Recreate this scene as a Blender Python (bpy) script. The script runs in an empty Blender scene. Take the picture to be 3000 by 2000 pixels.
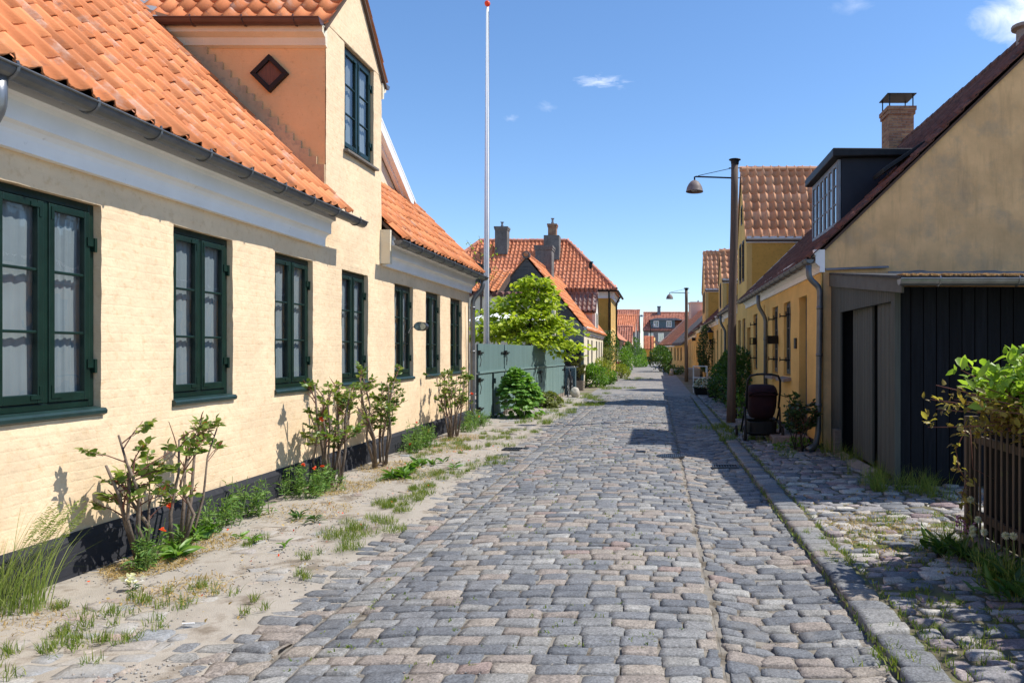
import bpy, bmesh, math, random
import numpy as np
from mathutils import Vector, Matrix, noise
random.seed(7); RNG = np.random.default_rng(7)
PI = math.pi
S = bpy.context.scene; COL = S.collection
def R(a): return math.radians(a)

# ------------------------------------------------------------------ objects, parts, properties
def tag(o, label=None, cat=None, group=None, kind=None):
    if label: o['label'] = label
    if cat: o['category'] = cat
    if group: o['group'] = group
    if kind: o['kind'] = kind
    return o
def thing(name, loc, label, cat, group=None, rot=0.0):
    o = bpy.data.objects.new(name, None); COL.objects.link(o)
    o.location = loc; o.rotation_euler = (0, 0, rot); o.empty_display_size = .1
    return tag(o, label, cat, group)
def shift_of(p):
    t = Vector((0, 0, 0))
    while p is not None: t = t + Vector(p.location); p = p.parent
    return t
def link(name, me, mat, parent=None):
    o = bpy.data.objects.new(name, me); COL.objects.link(o)
    if mat is not None and len(me.materials) == 0: me.materials.append(mat)
    if parent is not None: o.parent = parent
    return o
class MB:
    def __init__(s): s.v = []; s.f = []
    def add(s, vs, fs):
        o = len(s.v); s.v += [tuple(p) for p in vs]; s.f += [tuple(o + i for i in f) for f in fs]; return s
    def box(s, x0, x1, y0, y1, z0, z1):
        return s.add([(x0,y0,z0),(x1,y0,z0),(x1,y1,z0),(x0,y1,z0),(x0,y0,z1),(x1,y0,z1),(x1,y1,z1),(x0,y1,z1)],
                     [(3,2,1,0),(4,5,6,7),(0,1,5,4),(1,2,6,5),(2,3,7,6),(3,0,4,7)])
    def prism(s, poly, ext):
        n = len(poly); e = Vector(ext); a = [Vector(p) for p in poly]; b = [p + e for p in a]
        return s.add(a + b, [tuple(range(n)), tuple(range(2*n-1, n-1, -1))] + [(i, (i+1) % n, n + (i+1) % n, n + i) for i in range(n)])
    def bar(s, a, b, w, h, up=(0, 0, 1)):
        a = Vector(a); b = Vector(b); d = (b - a).normalized(); u = Vector(up)
        x = d.cross(u)
        if x.length < 1e-4: x = d.cross(Vector((1, 0, 0)))
        x.normalize(); z = x.cross(d); x *= w/2; z *= h/2
        return s.prism([a-x-z, a+x-z, a+x+z, a-x+z], b-a)
    def tube(s, pts, r, n=8, cap=True):
        pts = [Vector(p) for p in pts]; m = len(pts)
        rr = r if isinstance(r, (list, tuple)) else [r]*m
        vs = []; fs = []; prev = None
        for i, p in enumerate(pts):
            d = (pts[min(i+1, m-1)] - pts[max(i-1, 0)])
            d = d.normalized() if d.length > 1e-9 else Vector((0, 0, 1))
            if prev is None:
                x = d.cross(Vector((0, 0, 1)) if abs(d.z) < .9 else Vector((1, 0, 0)))
            else: x = prev - d*prev.dot(d)
            x.normalize(); prev = x; y = d.cross(x)
            for k in range(n):
                a = 2*PI*k/n; vs.append(p + (x*math.cos(a) + y*math.sin(a))*rr[i])
        for i in range(m-1):
            for k in range(n): fs.append((i*n+k, i*n+(k+1) % n, (i+1)*n+(k+1) % n, (i+1)*n+k))
        if cap: fs.append(tuple(range(n-1, -1, -1))); fs.append(tuple((m-1)*n+k for k in range(n)))
        return s.add(vs, fs)
    def rings(s, rs, close=True, cap=True):
        n = len(rs[0]); vs = [p for r in rs for p in r]; fs = []
        for i in range(len(rs)-1):
            for k in range(n if close else n-1): fs.append((i*n+k, i*n+(k+1) % n, (i+1)*n+(k+1) % n, (i+1)*n+k))
        if cap and close: fs.append(tuple(range(n-1, -1, -1))); fs.append(tuple((len(rs)-1)*n+k for k in range(n)))
        return s.add(vs, fs)
    def lathe(s, prof, c=(0, 0, 0), n=20, axis='z', cap=False):
        rs = []
        for (r, h) in prof:
            ring = []
            for k in range(n):
                a = 2*PI*k/n; p = (r*math.cos(a), r*math.sin(a), h)
                if axis == 'x': p = (h, p[0], p[1])
                if axis == 'y': p = (p[0], h, p[1])
                ring.append((c[0]+p[0], c[1]+p[1], c[2]+p[2]))
            rs.append(ring)
        return s.rings(rs, True, cap)
    def mesh(s, name):
        me = bpy.data.meshes.new(name); me.from_pydata(s.v, [], s.f)
        bm = bmesh.new(); bm.from_mesh(me); bmesh.ops.recalc_face_normals(bm, faces=bm.faces); bm.to_mesh(me); bm.free()
        return me
    def build(s, name, mat, parent=None, smooth=False, bevel=0.0, local=False):
        if parent is not None and not local:
            t = shift_of(parent); s.v = [(a-t.x, b-t.y, c-t.z) for a, b, c in s.v]
        me = s.mesh(name)
        if smooth: me.shade_smooth()
        o = link(name, me, mat, parent)
        if bevel > 0:
            m = o.modifiers.new('bevel', 'BEVEL'); m.width = bevel; m.segments = 2; m.limit_method = 'ANGLE'; m.angle_limit = R(40)
        return o
def np_mesh(name, V, F, mat, parent=None, smooth=False, local=False):
    V = np.asarray(V, dtype=np.float64); F = np.asarray(F, dtype=np.int32); k = F.shape[1]
    if parent is not None and not local: V = V - np.array(shift_of(parent))
    me = bpy.data.meshes.new(name)
    me.vertices.add(len(V)); me.vertices.foreach_set('co', V.astype(np.float32).ravel())
    me.loops.add(F.size); me.loops.foreach_set('vertex_index', F.ravel())
    me.polygons.add(len(F)); me.polygons.foreach_set('loop_start', np.arange(0, F.size, k, dtype=np.int32))
    me.update(calc_edges=True); me.validate()
    if smooth: me.shade_smooth()
    return link(name, me, mat, parent)

# ------------------------------------------------------------------ materials
def nodes(name):
    m = bpy.data.materials.new(name); m.use_nodes = True
    nt = m.node_tree; N = nt.nodes; L = nt.links; b = N['Principled BSDF']
    return m, N, L, b
def col(c): return (c[0], c[1], c[2], 1)
def mul(c, k): return tuple(min(1, x*k) for x in c)
def noise_node(N, L, co, scale, detail=4, rough=.55):
    t = N.new('ShaderNodeTexNoise'); t.inputs['Scale'].default_value = scale; t.inputs['Detail'].default_value = detail
    t.inputs['Roughness'].default_value = rough; L.new(co, t.inputs['Vector']); return t
def ramp_node(N, L, fac, stops, interp='LINEAR'):
    r = N.new('ShaderNodeValToRGB'); r.color_ramp.interpolation = interp; e = r.color_ramp.elements
    while len(e) < len(stops): e.new(.5)
    for el, (p, c) in zip(e, stops): el.position = p; el.color = col(c)
    L.new(fac, r.inputs['Fac']); return r
def mixc(N, L, fac, a, b, mode='MIX'):
    m = N.new('ShaderNodeMix'); m.data_type = 'RGBA'; m.blend_type = mode
    for sock, v in ((m.inputs[0], fac), (m.inputs[6], a), (m.inputs[7], b)):
        if isinstance(v, (int, float)): sock.default_value = v
        elif isinstance(v, tuple): sock.default_value = col(v)
        else: L.new(v, sock)
    return m.outputs[2]
def bump(N, L, h, strength, dist, prev=None):
    b = N.new('ShaderNodeBump'); b.inputs['Strength'].default_value = strength; b.inputs['Distance'].default_value = dist
    L.new(h, b.inputs['Height'])
    if prev is not None: L.new(prev, b.inputs['Normal'])
    return b.outputs['Normal']
def pmat(name, c, rough=.8, var=.18, scale=5, bmp=0, bscale=60, metal=0, spec=.3, island=0, c2=None, stain=None, grain=None):
    """plain painted / natural surface: two noise tones, optional random tone per piece, stain colour and fine bump"""
    m, N, L, b = nodes(name); tc = N.new('ShaderNodeTexCoord').outputs['Object']
    if grain:
        mp = N.new('ShaderNodeMapping'); mp.inputs['Scale'].default_value = grain; L.new(tc, mp.inputs['Vector']); gco = mp.outputs['Vector']
    else: gco = tc
    n1 = noise_node(N, L, gco, scale)
    out = ramp_node(N, L, n1.outputs['Fac'], [(.28, mul(c, 1-var)), (.72, c2 if c2 else mul(c, 1+var))]).outputs['Color']
    if stain:
        n2 = noise_node(N, L, tc, stain[1], 6, .65); f = ramp_node(N, L, n2.outputs['Fac'], [(stain[2], (0,0,0)), (stain[2]+.12, (1,1,1))]).outputs['Color']
        out = mixc(N, L, f, out, stain[0])
    if island:
        g = N.new('ShaderNodeNewGeometry').outputs['Random Per Island']
        rr = ramp_node(N, L, g, [(0, (1-island,)*3), (1, (1+island,)*3)]).outputs['Color']
        out = mixc(N, L, 1.0, out, rr, 'MULTIPLY')
    L.new(out, b.inputs['Base Color']); b.inputs['Roughness'].default_value = rough; b.inputs['Metallic'].default_value = metal
    b.inputs['Specular IOR Level'].default_value = spec
    if bmp: L.new(bump(N, L, noise_node(N, L, gco, bscale, 5).outputs['Fac'], .6, bmp), b.inputs['Normal'])
    return m
def wall_mat(name, c, dirt=(.3, .2, .1), dirt_at=.66, brick=.35, lump=.012, blotch=.10, streak=0.0, brickcol=None, dscale=14):
    """lime-washed brick: soft courses in the bump, blotchy wash, worn patches"""
    m, N, L, b = nodes(name); tc = N.new('ShaderNodeTexCoord').outputs['Object']
    sp = N.new('ShaderNodeSeparateXYZ'); L.new(tc, sp.inputs[0])
    ad = N.new('ShaderNodeMath'); L.new(sp.outputs[0], ad.inputs[0]); L.new(sp.outputs[1], ad.inputs[1])
    cb = N.new('ShaderNodeCombineXYZ'); L.new(ad.outputs[0], cb.inputs[0]); L.new(sp.outputs[2], cb.inputs[1])
    wn = noise_node(N, L, tc, 9, 2); vm = N.new('ShaderNodeVectorMath'); vm.operation = 'MULTIPLY_ADD'
    L.new(wn.outputs['Color'], vm.inputs[0]); vm.inputs[1].default_value = (.02, .02, 0); L.new(cb.outputs[0], vm.inputs[2])
    bt = N.new('ShaderNodeTexBrick'); L.new(vm.outputs[0], bt.inputs['Vector'])
    for k, v in (('Scale', 1), ('Brick Width', .24), ('Row Height', .07), ('Mortar Size', .012), ('Mortar Smooth', 1.0)): bt.inputs[k].default_value = v
    bt.inputs['Color1'].default_value = (0,0,0,1); bt.inputs['Color2'].default_value = (1,1,1,1)
    n1 = noise_node(N, L, tc, 1.6, 6, .6); n2 = noise_node(N, L, tc, dscale, 7, .66)
    c1 = ramp_node(N, L, n1.outputs['Fac'], [(.3, mul(c, 1-blotch)), (.65, mul(c, 1+blotch*.5))]).outputs['Color']
    if brickcol:
        bc = ramp_node(N, L, bt.outputs['Color'], [(0, brickcol[0]), (1, brickcol[1])]).outputs['Color']
        bc = mixc(N, L, bt.outputs['Fac'], bc, brickcol[2]); c1 = mixc(N, L, brickcol[3], c1, bc)
    f = ramp_node(N, L, n2.outputs['Fac'], [(dirt_at-.08, (0,0,0)), (dirt_at+.14, (.75,)*3)]).outputs['Color']
    c1 = mixc(N, L, f, c1, dirt)
    if streak:
        mp = N.new('ShaderNodeMapping'); mp.inputs['Scale'].default_value = (2.5, 2.5, .35); L.new(tc, mp.inputs['Vector'])
        n4 = noise_node(N, L, mp.outputs[0], 2.2, 7, .7); f = ramp_node(N, L, n4.outputs['Fac'], [(.5, (0,0,0)), (.68, (streak,)*3)]).outputs['Color']
        c1 = mixc(N, L, f, c1, mul(c, .42))
    L.new(c1, b.inputs['Base Color']); b.inputs['Roughness'].default_value = .9; b.inputs['Specular IOR Level'].default_value = .15
    n3 = noise_node(N, L, tc, 4.5, 6, .62)
    nb = bump(N, L, n3.outputs['Fac'], .55, lump)
    inv = N.new('ShaderNodeMath'); inv.operation = 'SUBTRACT'; inv.inputs[0].default_value = 1; L.new(bt.outputs['Fac'], inv.inputs[1])
    n6 = noise_node(N, L, tc, 2.3, 3); mm = N.new('ShaderNodeMath'); mm.operation = 'MULTIPLY'; L.new(inv.outputs[0], mm.inputs[0]); L.new(n6.outputs['Fac'], mm.inputs[1])
    nb = bump(N, L, mm.outputs[0], brick, .012, nb)
    nb = bump(N, L, noise_node(N, L, tc, 70, 4).outputs['Fac'], .25, .004, nb)
    L.new(nb, b.inputs['Normal']); return m
def tile_mat(name, c, dark=(.12, .06, .045), dark_at=.62, pale=(.5, .42, .36), pale_at=.72, isl=.22):
    m, N, L, b = nodes(name); tc = N.new('ShaderNodeTexCoord').outputs['Object']
    g = N.new('ShaderNodeNewGeometry').outputs['Random Per Island']
    c1 = ramp_node(N, L, g, [(0, mul(c, 1-isl)), (.5, c), (.85, (min(1, c[0]*1.12), c[1]*1.25, c[2]*1.35)), (1, mul(c, 1-isl*1.4))]).outputs['Color']
    n = noise_node(N, L, tc, 7, 7, .7); f = ramp_node(N, L, n.outputs['Fac'], [(dark_at-.04, (0,0,0)), (dark_at+.12, (.8,)*3)]).outputs['Color']
    c1 = mixc(N, L, f, c1, dark)
    n = noise_node(N, L, tc, 3.1, 8, .75); f = ramp_node(N, L, n.outputs['Fac'], [(pale_at-.06, (0,0,0)), (pale_at+.08, (.6,)*3)]).outputs['Color']
    c1 = mixc(N, L, f, c1, pale)
    L.new(c1, b.inputs['Base Color']); b.inputs['Roughness'].default_value = .75; b.inputs['Specular IOR Level'].default_value = .25
    L.new(bump(N, L, noise_node(N, L, tc, 45, 5).outputs['Fac'], .4, .006), b.inputs['Normal']); return m
def stone_mat(name, stops, speck=.35, sand=None, sand_at=.55):
    m, N, L, b = nodes(name); tc = N.new('ShaderNodeTexCoord').outputs['Object']
    g = N.new('ShaderNodeNewGeometry').outputs['Random Per Island']
    c1 = ramp_node(N, L, g, stops, 'CONSTANT').outputs['Color']
    n = noise_node(N, L, tc, 80, 3, .7); f = ramp_node(N, L, n.outputs['Fac'], [(.34, (1-speck*1.25,)*3), (.66, (1+speck*1.25,)*3)]).outputs['Color']
    c1 = mixc(N, L, 1.0, c1, f, 'MULTIPLY')
    n = noise_node(N, L, tc, 11, 6, .65); f = ramp_node(N, L, n.outputs['Fac'], [(.3, (.72,)*3), (.7, (1.22,)*3)]).outputs['Color']
    c1 = mixc(N, L, 1.0, c1, f, 'MULTIPLY')
    if sand:
        n = noise_node(N, L, tc, 1.3, 8, .7); f = ramp_node(N, L, n.outputs['Fac'], [(sand_at-.1, (0,0,0)), (sand_at+.16, (.85,)*3)]).outputs['Color']
        c1 = mixc(N, L, f, c1, sand)
    L.new(c1, b.inputs['Base Color']); b.inputs['Roughness'].default_value = .72; b.inputs['Specular IOR Level'].default_value = .35
    nb = bump(N, L, noise_node(N, L, tc, 38, 8, .72).outputs['Fac'], .6, .010)
    nb = bump(N, L, noise_node(N, L, tc, 170, 3).outputs['Fac'], .5, .003, nb)
    L.new(nb, b.inputs['Normal']); return m
def leaf_mat(name, c, c2, trans=.35, rough=.42, spec=.5):
    m, N, L, b = nodes(name); g = N.new('ShaderNodeNewGeometry').outputs['Random Per Island']
    cc = ramp_node(N, L, g, [(0, mul(c, .75)), (.45, c), (1, c2)]).outputs['Color']
    L.new(cc, b.inputs['Base Color']); b.inputs['Roughness'].default_value = rough; b.inputs['Specular IOR Level'].default_value = spec
    t = N.new('ShaderNodeBsdfTranslucent'); br = mixc(N, L, 1.0, cc, (1.5, 1.6, .7), 'MULTIPLY'); L.new(br, t.inputs['Color'])
    mx = N.new('ShaderNodeMixShader'); mx.inputs[0].default_value = trans
    L.new(b.outputs[0], mx.inputs[1]); L.new(t.outputs[0], mx.inputs[2]); L.new(mx.outputs[0], N['Material Output'].inputs['Surface']); return m
def glass_mat(name, tint=(.86, .9, .9), lo=.10):
    m, N, L, b = nodes(name); N.remove(b)
    tr = N.new('ShaderNodeBsdfTransparent'); tr.inputs[0].default_value = col(tint)
    gl = N.new('ShaderNodeBsdfGlossy'); gl.inputs['Roughness'].default_value = .015
    tc = N.new('ShaderNodeTexCoord').outputs['Object']
    nb = bump(N, L, noise_node(N, L, tc, 3.0, 2).outputs['Fac'], .25, .012); L.new(nb, gl.inputs['Normal'])
    ge = N.new('ShaderNodeNewGeometry'); dt = N.new('ShaderNodeVectorMath'); dt.operation = 'DOT_PRODUCT'; L.new(ge.outputs['Incoming'], dt.inputs[0]); L.new(ge.outputs['Normal'], dt.inputs[1])
    ab = N.new('ShaderNodeMath'); ab.operation = 'ABSOLUTE'; L.new(dt.outputs['Value'], ab.inputs[0]); sb = N.new('ShaderNodeMath'); sb.operation = 'SUBTRACT'; sb.inputs[0].default_value = 1; L.new(ab.outputs[0], sb.inputs[1])
    fr = N.new('ShaderNodeMath'); fr.operation = 'POWER'; L.new(sb.outputs[0], fr.inputs[0]); fr.inputs[1].default_value = 5
    mr = N.new('ShaderNodeMapRange'); mr.inputs[3].default_value = lo; mr.inputs[4].default_value = .95; L.new(fr.outputs[0], mr.inputs[0])
    mx = N.new('ShaderNodeMixShader'); L.new(mr.outputs[0], mx.inputs[0]); L.new(tr.outputs[0], mx.inputs[1]); L.new(gl.outputs[0], mx.inputs[2])
    L.new(mx.outputs[0], N['Material Output'].inputs['Surface']); return m
def metal_mat(name, c, rough=.4, var=.2): return pmat(name, c, rough, var, 9, .002, 40, .85, .5)

M = dict(
 cream=wall_mat('cream_limewash', (.80, .605, .395), (.62, .42, .23), .60, .14, .030, .12),
 fillet=wall_mat('stained_mortar', (.56, .40, .24), (.25, .21, .17), .60, .1, .02, .2, .4), boxcheek=pmat('blue_black_sheet_metal', (.016, .018, .028), .5, .2, 3, spec=.25), mirrorface=pmat('greenish_mirror', (.30, .36, .34), .08, .3, 7, metal=.5),
 cream2=wall_mat('pale_cream_wash', (.74, .66, .5), (.4, .32, .22), .7, .2),
 white_wall=wall_mat('white_wash', (.78, .74, .66), (.4, .36, .3), .7, .2),
 ochre=wall_mat('ochre_wash', (.82, .50, .165), (.5, .26, .07), .7, .22, .012, .12),
 ochre2=wall_mat('deep_ochre_wash', (.74, .39, .085), (.38, .18, .04), .62, .2, .01, .15),
 ochre3=wall_mat('light_ochre_wash', (.82, .54, .20), (.5, .28, .1), .7, .2, .01, .12),
 gable=wall_mat('weathered_ochre_gable', (.78, .49, .235), (.42, .32, .21), .58, .10, .02, .2, .35, dscale=1.9),
 pinkwall=wall_mat('pink_wash', (.72, .47, .35), (.42, .25, .2), .68, .2),
 greybrick=wall_mat('dark_grey_brick', (.12, .11, .10), (.22, .2, .17), .66, .6, .01, .2, 0, ((.09,.085,.08), (.17,.155,.14), (.2,.19,.17), .8)),
 greyrender=wall_mat('grey_render', (.24, .235, .22), (.14, .135, .13), .62, .1, .02, .2),
 mottled=wall_mat('grey_stained_wash', (.36, .34, .3), (.16, .15, .14), .58, .2, .02, .25, .4),
 yellowbrick=wall_mat('yellow_brick', (.36, .21, .12), (.07, .05, .045), .58, .8, .006, .2, 0, ((.25,.11,.07), (.44,.26,.14), (.26,.22,.19), .95)),
 creambounce=wall_mat('cream_with_orange_bounce', (.80, .49, .24), (.5, .28, .13), .66, .14, .03, .08),  # cream limewash with the roof's orange bounce light painted into the colour
 chimneygrey=wall_mat('sooty_render', (.20, .185, .17), (.1, .08, .07), .56, .15, .02, .3, .5),
 plinth=wall_mat('black_tarred_plinth', (.035, .036, .042), (.07, .07, .075), .66, .25, .02, .25),
 white=pmat('white_limed_cornice', (.88, .86, .83), .85, .05, 3, .004, 20, stain=((.5, .48, .45), 9, .66)),
 whitepaint=pmat('white_gloss_paint', (.82, .83, .83), .35, .04, 3, spec=.5),
 green=pmat('dark_green_gloss_paint', (.006, .021, .015), .36, .3, 6, .002, 30, spec=.35),
 greenlt=pmat('sill_green_paint', (.014, .036, .034), .36, .3, 8, .003, 30, spec=.4),
 greyframe=pmat('grey_frame_paint', (.085, .09, .088), .5, .2, 6),
 ltframe=pmat('blue_grey_frame_paint', (.2, .23, .26), .45, .15, 6),
 whiteframe=pmat('white_frame_paint', (.75, .75, .74), .5, .06, 6),
 brownframe=pmat('brown_frame_paint', (.014, .010, .009), .5, .3, 9),
 glass=glass_mat('old_window_glass', (.80, .85, .86), .12), glassfar=glass_mat('far_window_glass', (.35, .38, .4), .16), glasssky=glass_mat('dormer_glass', (.5, .55, .6), .8),
 curtain=pmat('pale_curtain', (.31, .335, .35), .9, .08, 3), curtwhite=pmat('white_curtain', (.75, .75, .73), .9, .05, 3),
 dark=pmat('interior_shade_black', (.012, .012, .013), .9, .2, 3),  # near-black standing in for the shade inside openings and gaps
 tileA=tile_mat('orange_pantile', (.66, .225, .085), (.26, .12, .08), .60, (.56, .42, .34), .60, .26),
 tileB=tile_mat('warm_red_pantile', (.78, .29, .145), (.25, .09, .055), .68, (.5, .36, .3), .74, .14),
 tileC=tile_mat('weathered_pantile', (.74, .37, .20), (.2, .12, .09), .62, (.6, .46, .36), .66),
 tileF=tile_mat('grey_weathered_pantile', (.38, .23, .18), (.16, .11, .10), .52, (.5, .44, .42), .54),
 tileD=tile_mat('old_brown_pantile', (.17, .075, .055), (.05, .035, .03), .52, (.2, .15, .13), .66),
 tileE=tile_mat('dull_red_pantile', (.60, .24, .15), (.2, .10, .08), .62, (.4, .3, .26), .68),
 deck=pmat('roof_deck', (.10, .065, .05), .9, .2, 5),
 thatch=pmat('old_grey_thatch', (.12, .11, .1), .95, .35, 6, .03, 60, grain=(1, 1, 6), stain=((.06,.055,.05), 3, .55)),
 zinc=pmat('weathered_zinc', (.15, .155, .16), .42, .22, 7, .002, 40, .55, .5),
 zincnew=pmat('bright_zinc', (.25, .255, .26), .35, .2, 6, .002, 40, .7, .5),
 zincbrown=pmat('brown_painted_gutter', (.085, .042, .034), .38, .2, 6, spec=.5),
 lead=pmat('lead_flashing', (.2, .21, .235), .6, .25, 4, .004, 25, .3),
 iron=pmat('black_iron', (.018, .018, .02), .5, .3, 8, .002, 60, .4),
 castiron=pmat('worn_cast_iron', (.07, .072, .08), .42, .3, 20, .002, 60, .7, .5),
 fence=pmat('blue_green_slats', (.165, .25, .235), .7, .1, 3, .003, 90, island=.07, grain=(6, 6, .5), stain=((.24, .3, .27), 5, .66)),
 fencedark=pmat('dark_green_boards', (.016, .032, .03), .6, .2, 5),
 shedblack=pmat('black_blue_boards', (.009, .0105, .0145), .7, .35, 4, .004, 60, spec=.12, island=.3, grain=(9, 9, .6), stain=((.035, .035, .04), 9, .70)),
 shedgrey=pmat('grey_green_boards', (.078, .084, .074), .7, .2, 4, .003, 60, island=.1, grain=(9, 9, .5), stain=((.14, .14, .12), 6, .68)),
 shedfascia=pmat('grey_fascia_board', (.10, .098, .085), .65, .2, 5, .003, 60, stain=((.06,.06,.055), 9, .68)),
 moss=pmat('orange_brown_moss', (.25, .12, .035), 1, .5, 14, .03, 40, c2=(.36, .2, .07)),
 felt=pmat('roofing_felt', (.055, .055, .055), .9, .3, 6, .005, 80),
 slat=pmat('weathered_brown_slats', (.095, .072, .052), .75, .25, 3, .004, 80, island=.18, grain=(9, 9, .7), stain=((.12, .15, .05), 3, .62)),
 slatshade=pmat('slat_gap_shade', (.006, .006, .006), .95, .3, 5),  # black for the shade seen between the slats
 concrete=pmat('stained_concrete', (.30, .25, .20), .9, .2, 5, .006, 60, stain=((.10, .09, .08), 3, .52)),
 pole=pmat('weathered_pole_wood', (.125, .09, .07), .8, .3, 5, .006, 60, grain=(7, 7, .35), stain=((.24, .19, .16), 5, .62)),
 pole2=pmat('dry_pole_wood', (.17, .125, .085), .8, .3, 5, .006, 60, grain=(7, 7, .35)),
 lampshade=pmat('lichened_lampshade', (.19, .15, .14), .6, .25, 10, .003, 60, stain=((.6, .58, .56), 16, .62)),
 wood=pmat('pale_wood', (.42, .28, .15), .7, .2, 5), greywood=pmat('grey_weathered_wood', (.17, .15, .13), .8, .3, 5, .004, 60, grain=(1, 9, 9)),
 diamond=pmat('red_brown_board', (.17, .075, .05), .7, .25, 5, .004, 60, grain=(12, 12, 1)),
 canvas=pmat('white_canvas', (.82, .81, .78), .9, .03, 3), magenta=pmat('magenta_plastic', (.45, .015, .12), .4, .1, 5),
 rubber=pmat('black_rubber', (.012, .012, .012), .7, .2, 8), plum=pmat('dark_plum_fabric', (.024, .010, .014), .8, .25, 5, .002, 300, spec=.15, stain=((.035, .018, .02), 4, .6)),
 blackplastic=pmat('black_plastic', (.012, .012, .013), .45, .2, 8), chrome=pmat('brushed_metal', (.55, .55, .55), .3, .1, 9, metal=.9),
 mirror=pmat('mirror_glass', (.7, .75, .75), .03, .02, 2, metal=1), amber=pmat('amber_glass', (.55, .25, .04), .2, .2, 8),
 boxblue=pmat('blue_grey_steel_box', (.09, .14, .16), .5, .15, 5), boulder=pmat('pale_boulder', (.48, .44, .38), .85, .15, 9, .01, 60),
 basket=pmat('grey_wicker', (.30, .25, .2), .9, .35, 30, .01, 90), blackpot=pmat('black_pot', (.012, .012, .013), .4, .3, 5),
 step=pmat('pink_granite_step', (.30, .235, .2), .75, .2, 30, .004, 90),
 bark=pmat('rose_bark', (.14, .105, .085), .85, .4, 12, .006, 60, c2=(.26, .2, .15), stain=((.36, .27, .08), 12, .66)),
 barkdark=pmat('dark_bark', (.05, .04, .033), .85, .4, 12, .006, 60), twig=pmat('red_brown_twig', (.17, .075, .055), .7, .3, 12),
 stemgreen=pmat('green_stem', (.13, .19, .055), .6, .3, 12),
 leafrose=leaf_mat('rose_leaf', (.12, .20, .038), (.26, .30, .06), .35, .38, .4), leafrosedark=leaf_mat('dark_rose_leaf', (.03, .06, .02), (.06, .09, .025), .25, .4),
 leafred=leaf_mat('young_red_leaf', (.22, .05, .03), (.32, .12, .04), .35),
 leaftree=leaf_mat('chartreuse_leaf', (.36, .46, .04), (.50, .53, .055), .42, .45, .4), leafmallow=leaf_mat('mallow_leaf', (.16, .33, .06), (.28, .43, .09), .35, .5),
 leafbush=leaf_mat('fresh_green_leaf', (.10, .22, .025), (.2, .33, .05), .35), leafyel=leaf_mat('yellow_green_leaf', (.22, .27, .03), (.34, .36, .05), .35),
 leafolive=leaf_mat('olive_leaf', (.16, .19, .05), (.28, .29, .08), .35), leafdark=leaf_mat('deep_green_leaf', (.035, .075, .02), (.07, .13, .03), .3),  # leafdark is an even dark green
 leafmid=leaf_mat('mid_green_leaf', (.06, .13, .025), (.12, .2, .04), .35), leafbright=leaf_mat('bright_shrub_leaf', (.24, .36, .05), (.36, .48, .08), .45),
 leafbronze=leaf_mat('bronze_leaf', (.24, .17, .05), (.42, .36, .09), .45), pine=leaf_mat('pine_needles', (.14, .15, .03), (.22, .21, .05), .2),
 grass=leaf_mat('grass_blade', (.13, .20, .035), (.30, .32, .08), .35, .6, .2), grassdry=leaf_mat('dry_grass', (.42, .29, .12), (.55, .42, .2), .25, .8, .1),
 grasstall=leaf_mat('tall_grass', (.20, .27, .06), (.38, .40, .14), .35, .6, .2), poppyleaf=leaf_mat('poppy_foliage', (.13, .25, .06), (.26, .36, .12), .35, .6, .2),
 poppy=leaf_mat('orange_red_petal', (.75, .07, .015), (.8, .12, .02), .3), pinkpetal=leaf_mat('pink_petal', (.5, .2, .42), (.62, .3, .5), .35),
 whitepetal=leaf_mat('white_petal', (.75, .72, .7), (.82, .8, .7), .3), blushpetal=leaf_mat('blush_petal', (.68, .5, .48), (.78, .68, .65), .3), puff=leaf_mat('dandelion_down', (.7, .68, .62), (.8, .78, .74), .4, .9, .1),
 setts=stone_mat('granite_setts', [(0, (.132, .138, .148)), (.22, (.172, .175, .180)), (.44, (.212, .210, .205)), (.58, (.254, .217, .187)), (.74, (.232, .224, .208)), (.86, (.28, .242, .203)), (.94, (.305, .295, .275)), (.98, (.26, .198, .172))], .34, (.27, .245, .21), .66),
 vergestone=stone_mat('buried_fieldstones', [(0, (.23, .24, .25)), (.25, (.30, .27, .245)), (.5, (.34, .325, .30)), (.68, (.27, .268, .262)), (.84, (.37, .30, .24)), (.94, (.33, .245, .215))], .25, (.38, .34, .285), .50),
 pave=stone_mat('pavement_fieldstones', [(0, (.16, .165, .175)), (.2, (.25, .238, .235)), (.42, (.36, .32, .28)), (.62, (.28, .235, .225)), (.78, (.44, .41, .36)), (.92, (.25, .19, .188))], .3),
 sand=pmat('sandy_grit', (.33, .292, .24), .95, .16, 2.6, .010, 140, c2=(.43, .387, .33), stain=((.20, .165, .125), 2.6, .52)),
 grit=pmat('grey_joint_grit', (.235, .21, .175), .95, .25, 3, .006, 260, stain=((.11, .09, .065), 5, .47)),
 mossjoint=pmat('mossy_joint', (.12, .105, .065), .95, .3, 4, .008, 200, stain=((.16, .17, .05), 3, .52)),
)
# ------------------------------------------------------------------ camera, sun, sky
F_PX, VX, VY, CAMZ = 2200.0, 1925.0, 1030.0, 1.6
cam = bpy.data.cameras.new('camera'); co = bpy.data.objects.new('camera', cam); COL.objects.link(co); S.camera = co
co.location = (0, 0, CAMZ); co.rotation_euler = (PI/2, 0, 0)
cam.sensor_width = 36; cam.lens = 36*F_PX/3000; cam.shift_x = -(VX-1500)/3000; cam.shift_y = (VY-1000)/3000
cam.clip_start = .05; cam.clip_end = 6000
SUN = Vector((.70, .12, 1.0)).normalized()
sl = bpy.data.lights.new('sun', 'SUN'); sl.energy = 4.7; sl.angle = R(.53); sl.color = (1.0, .955, .88)
so = bpy.data.objects.new('sun', sl); COL.objects.link(so); so.rotation_euler = SUN.to_track_quat('Z', 'Y').to_euler(); so.location = (20, 8, 30)
W = bpy.data.worlds.new('World'); S.world = W; W.use_nodes = True
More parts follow.
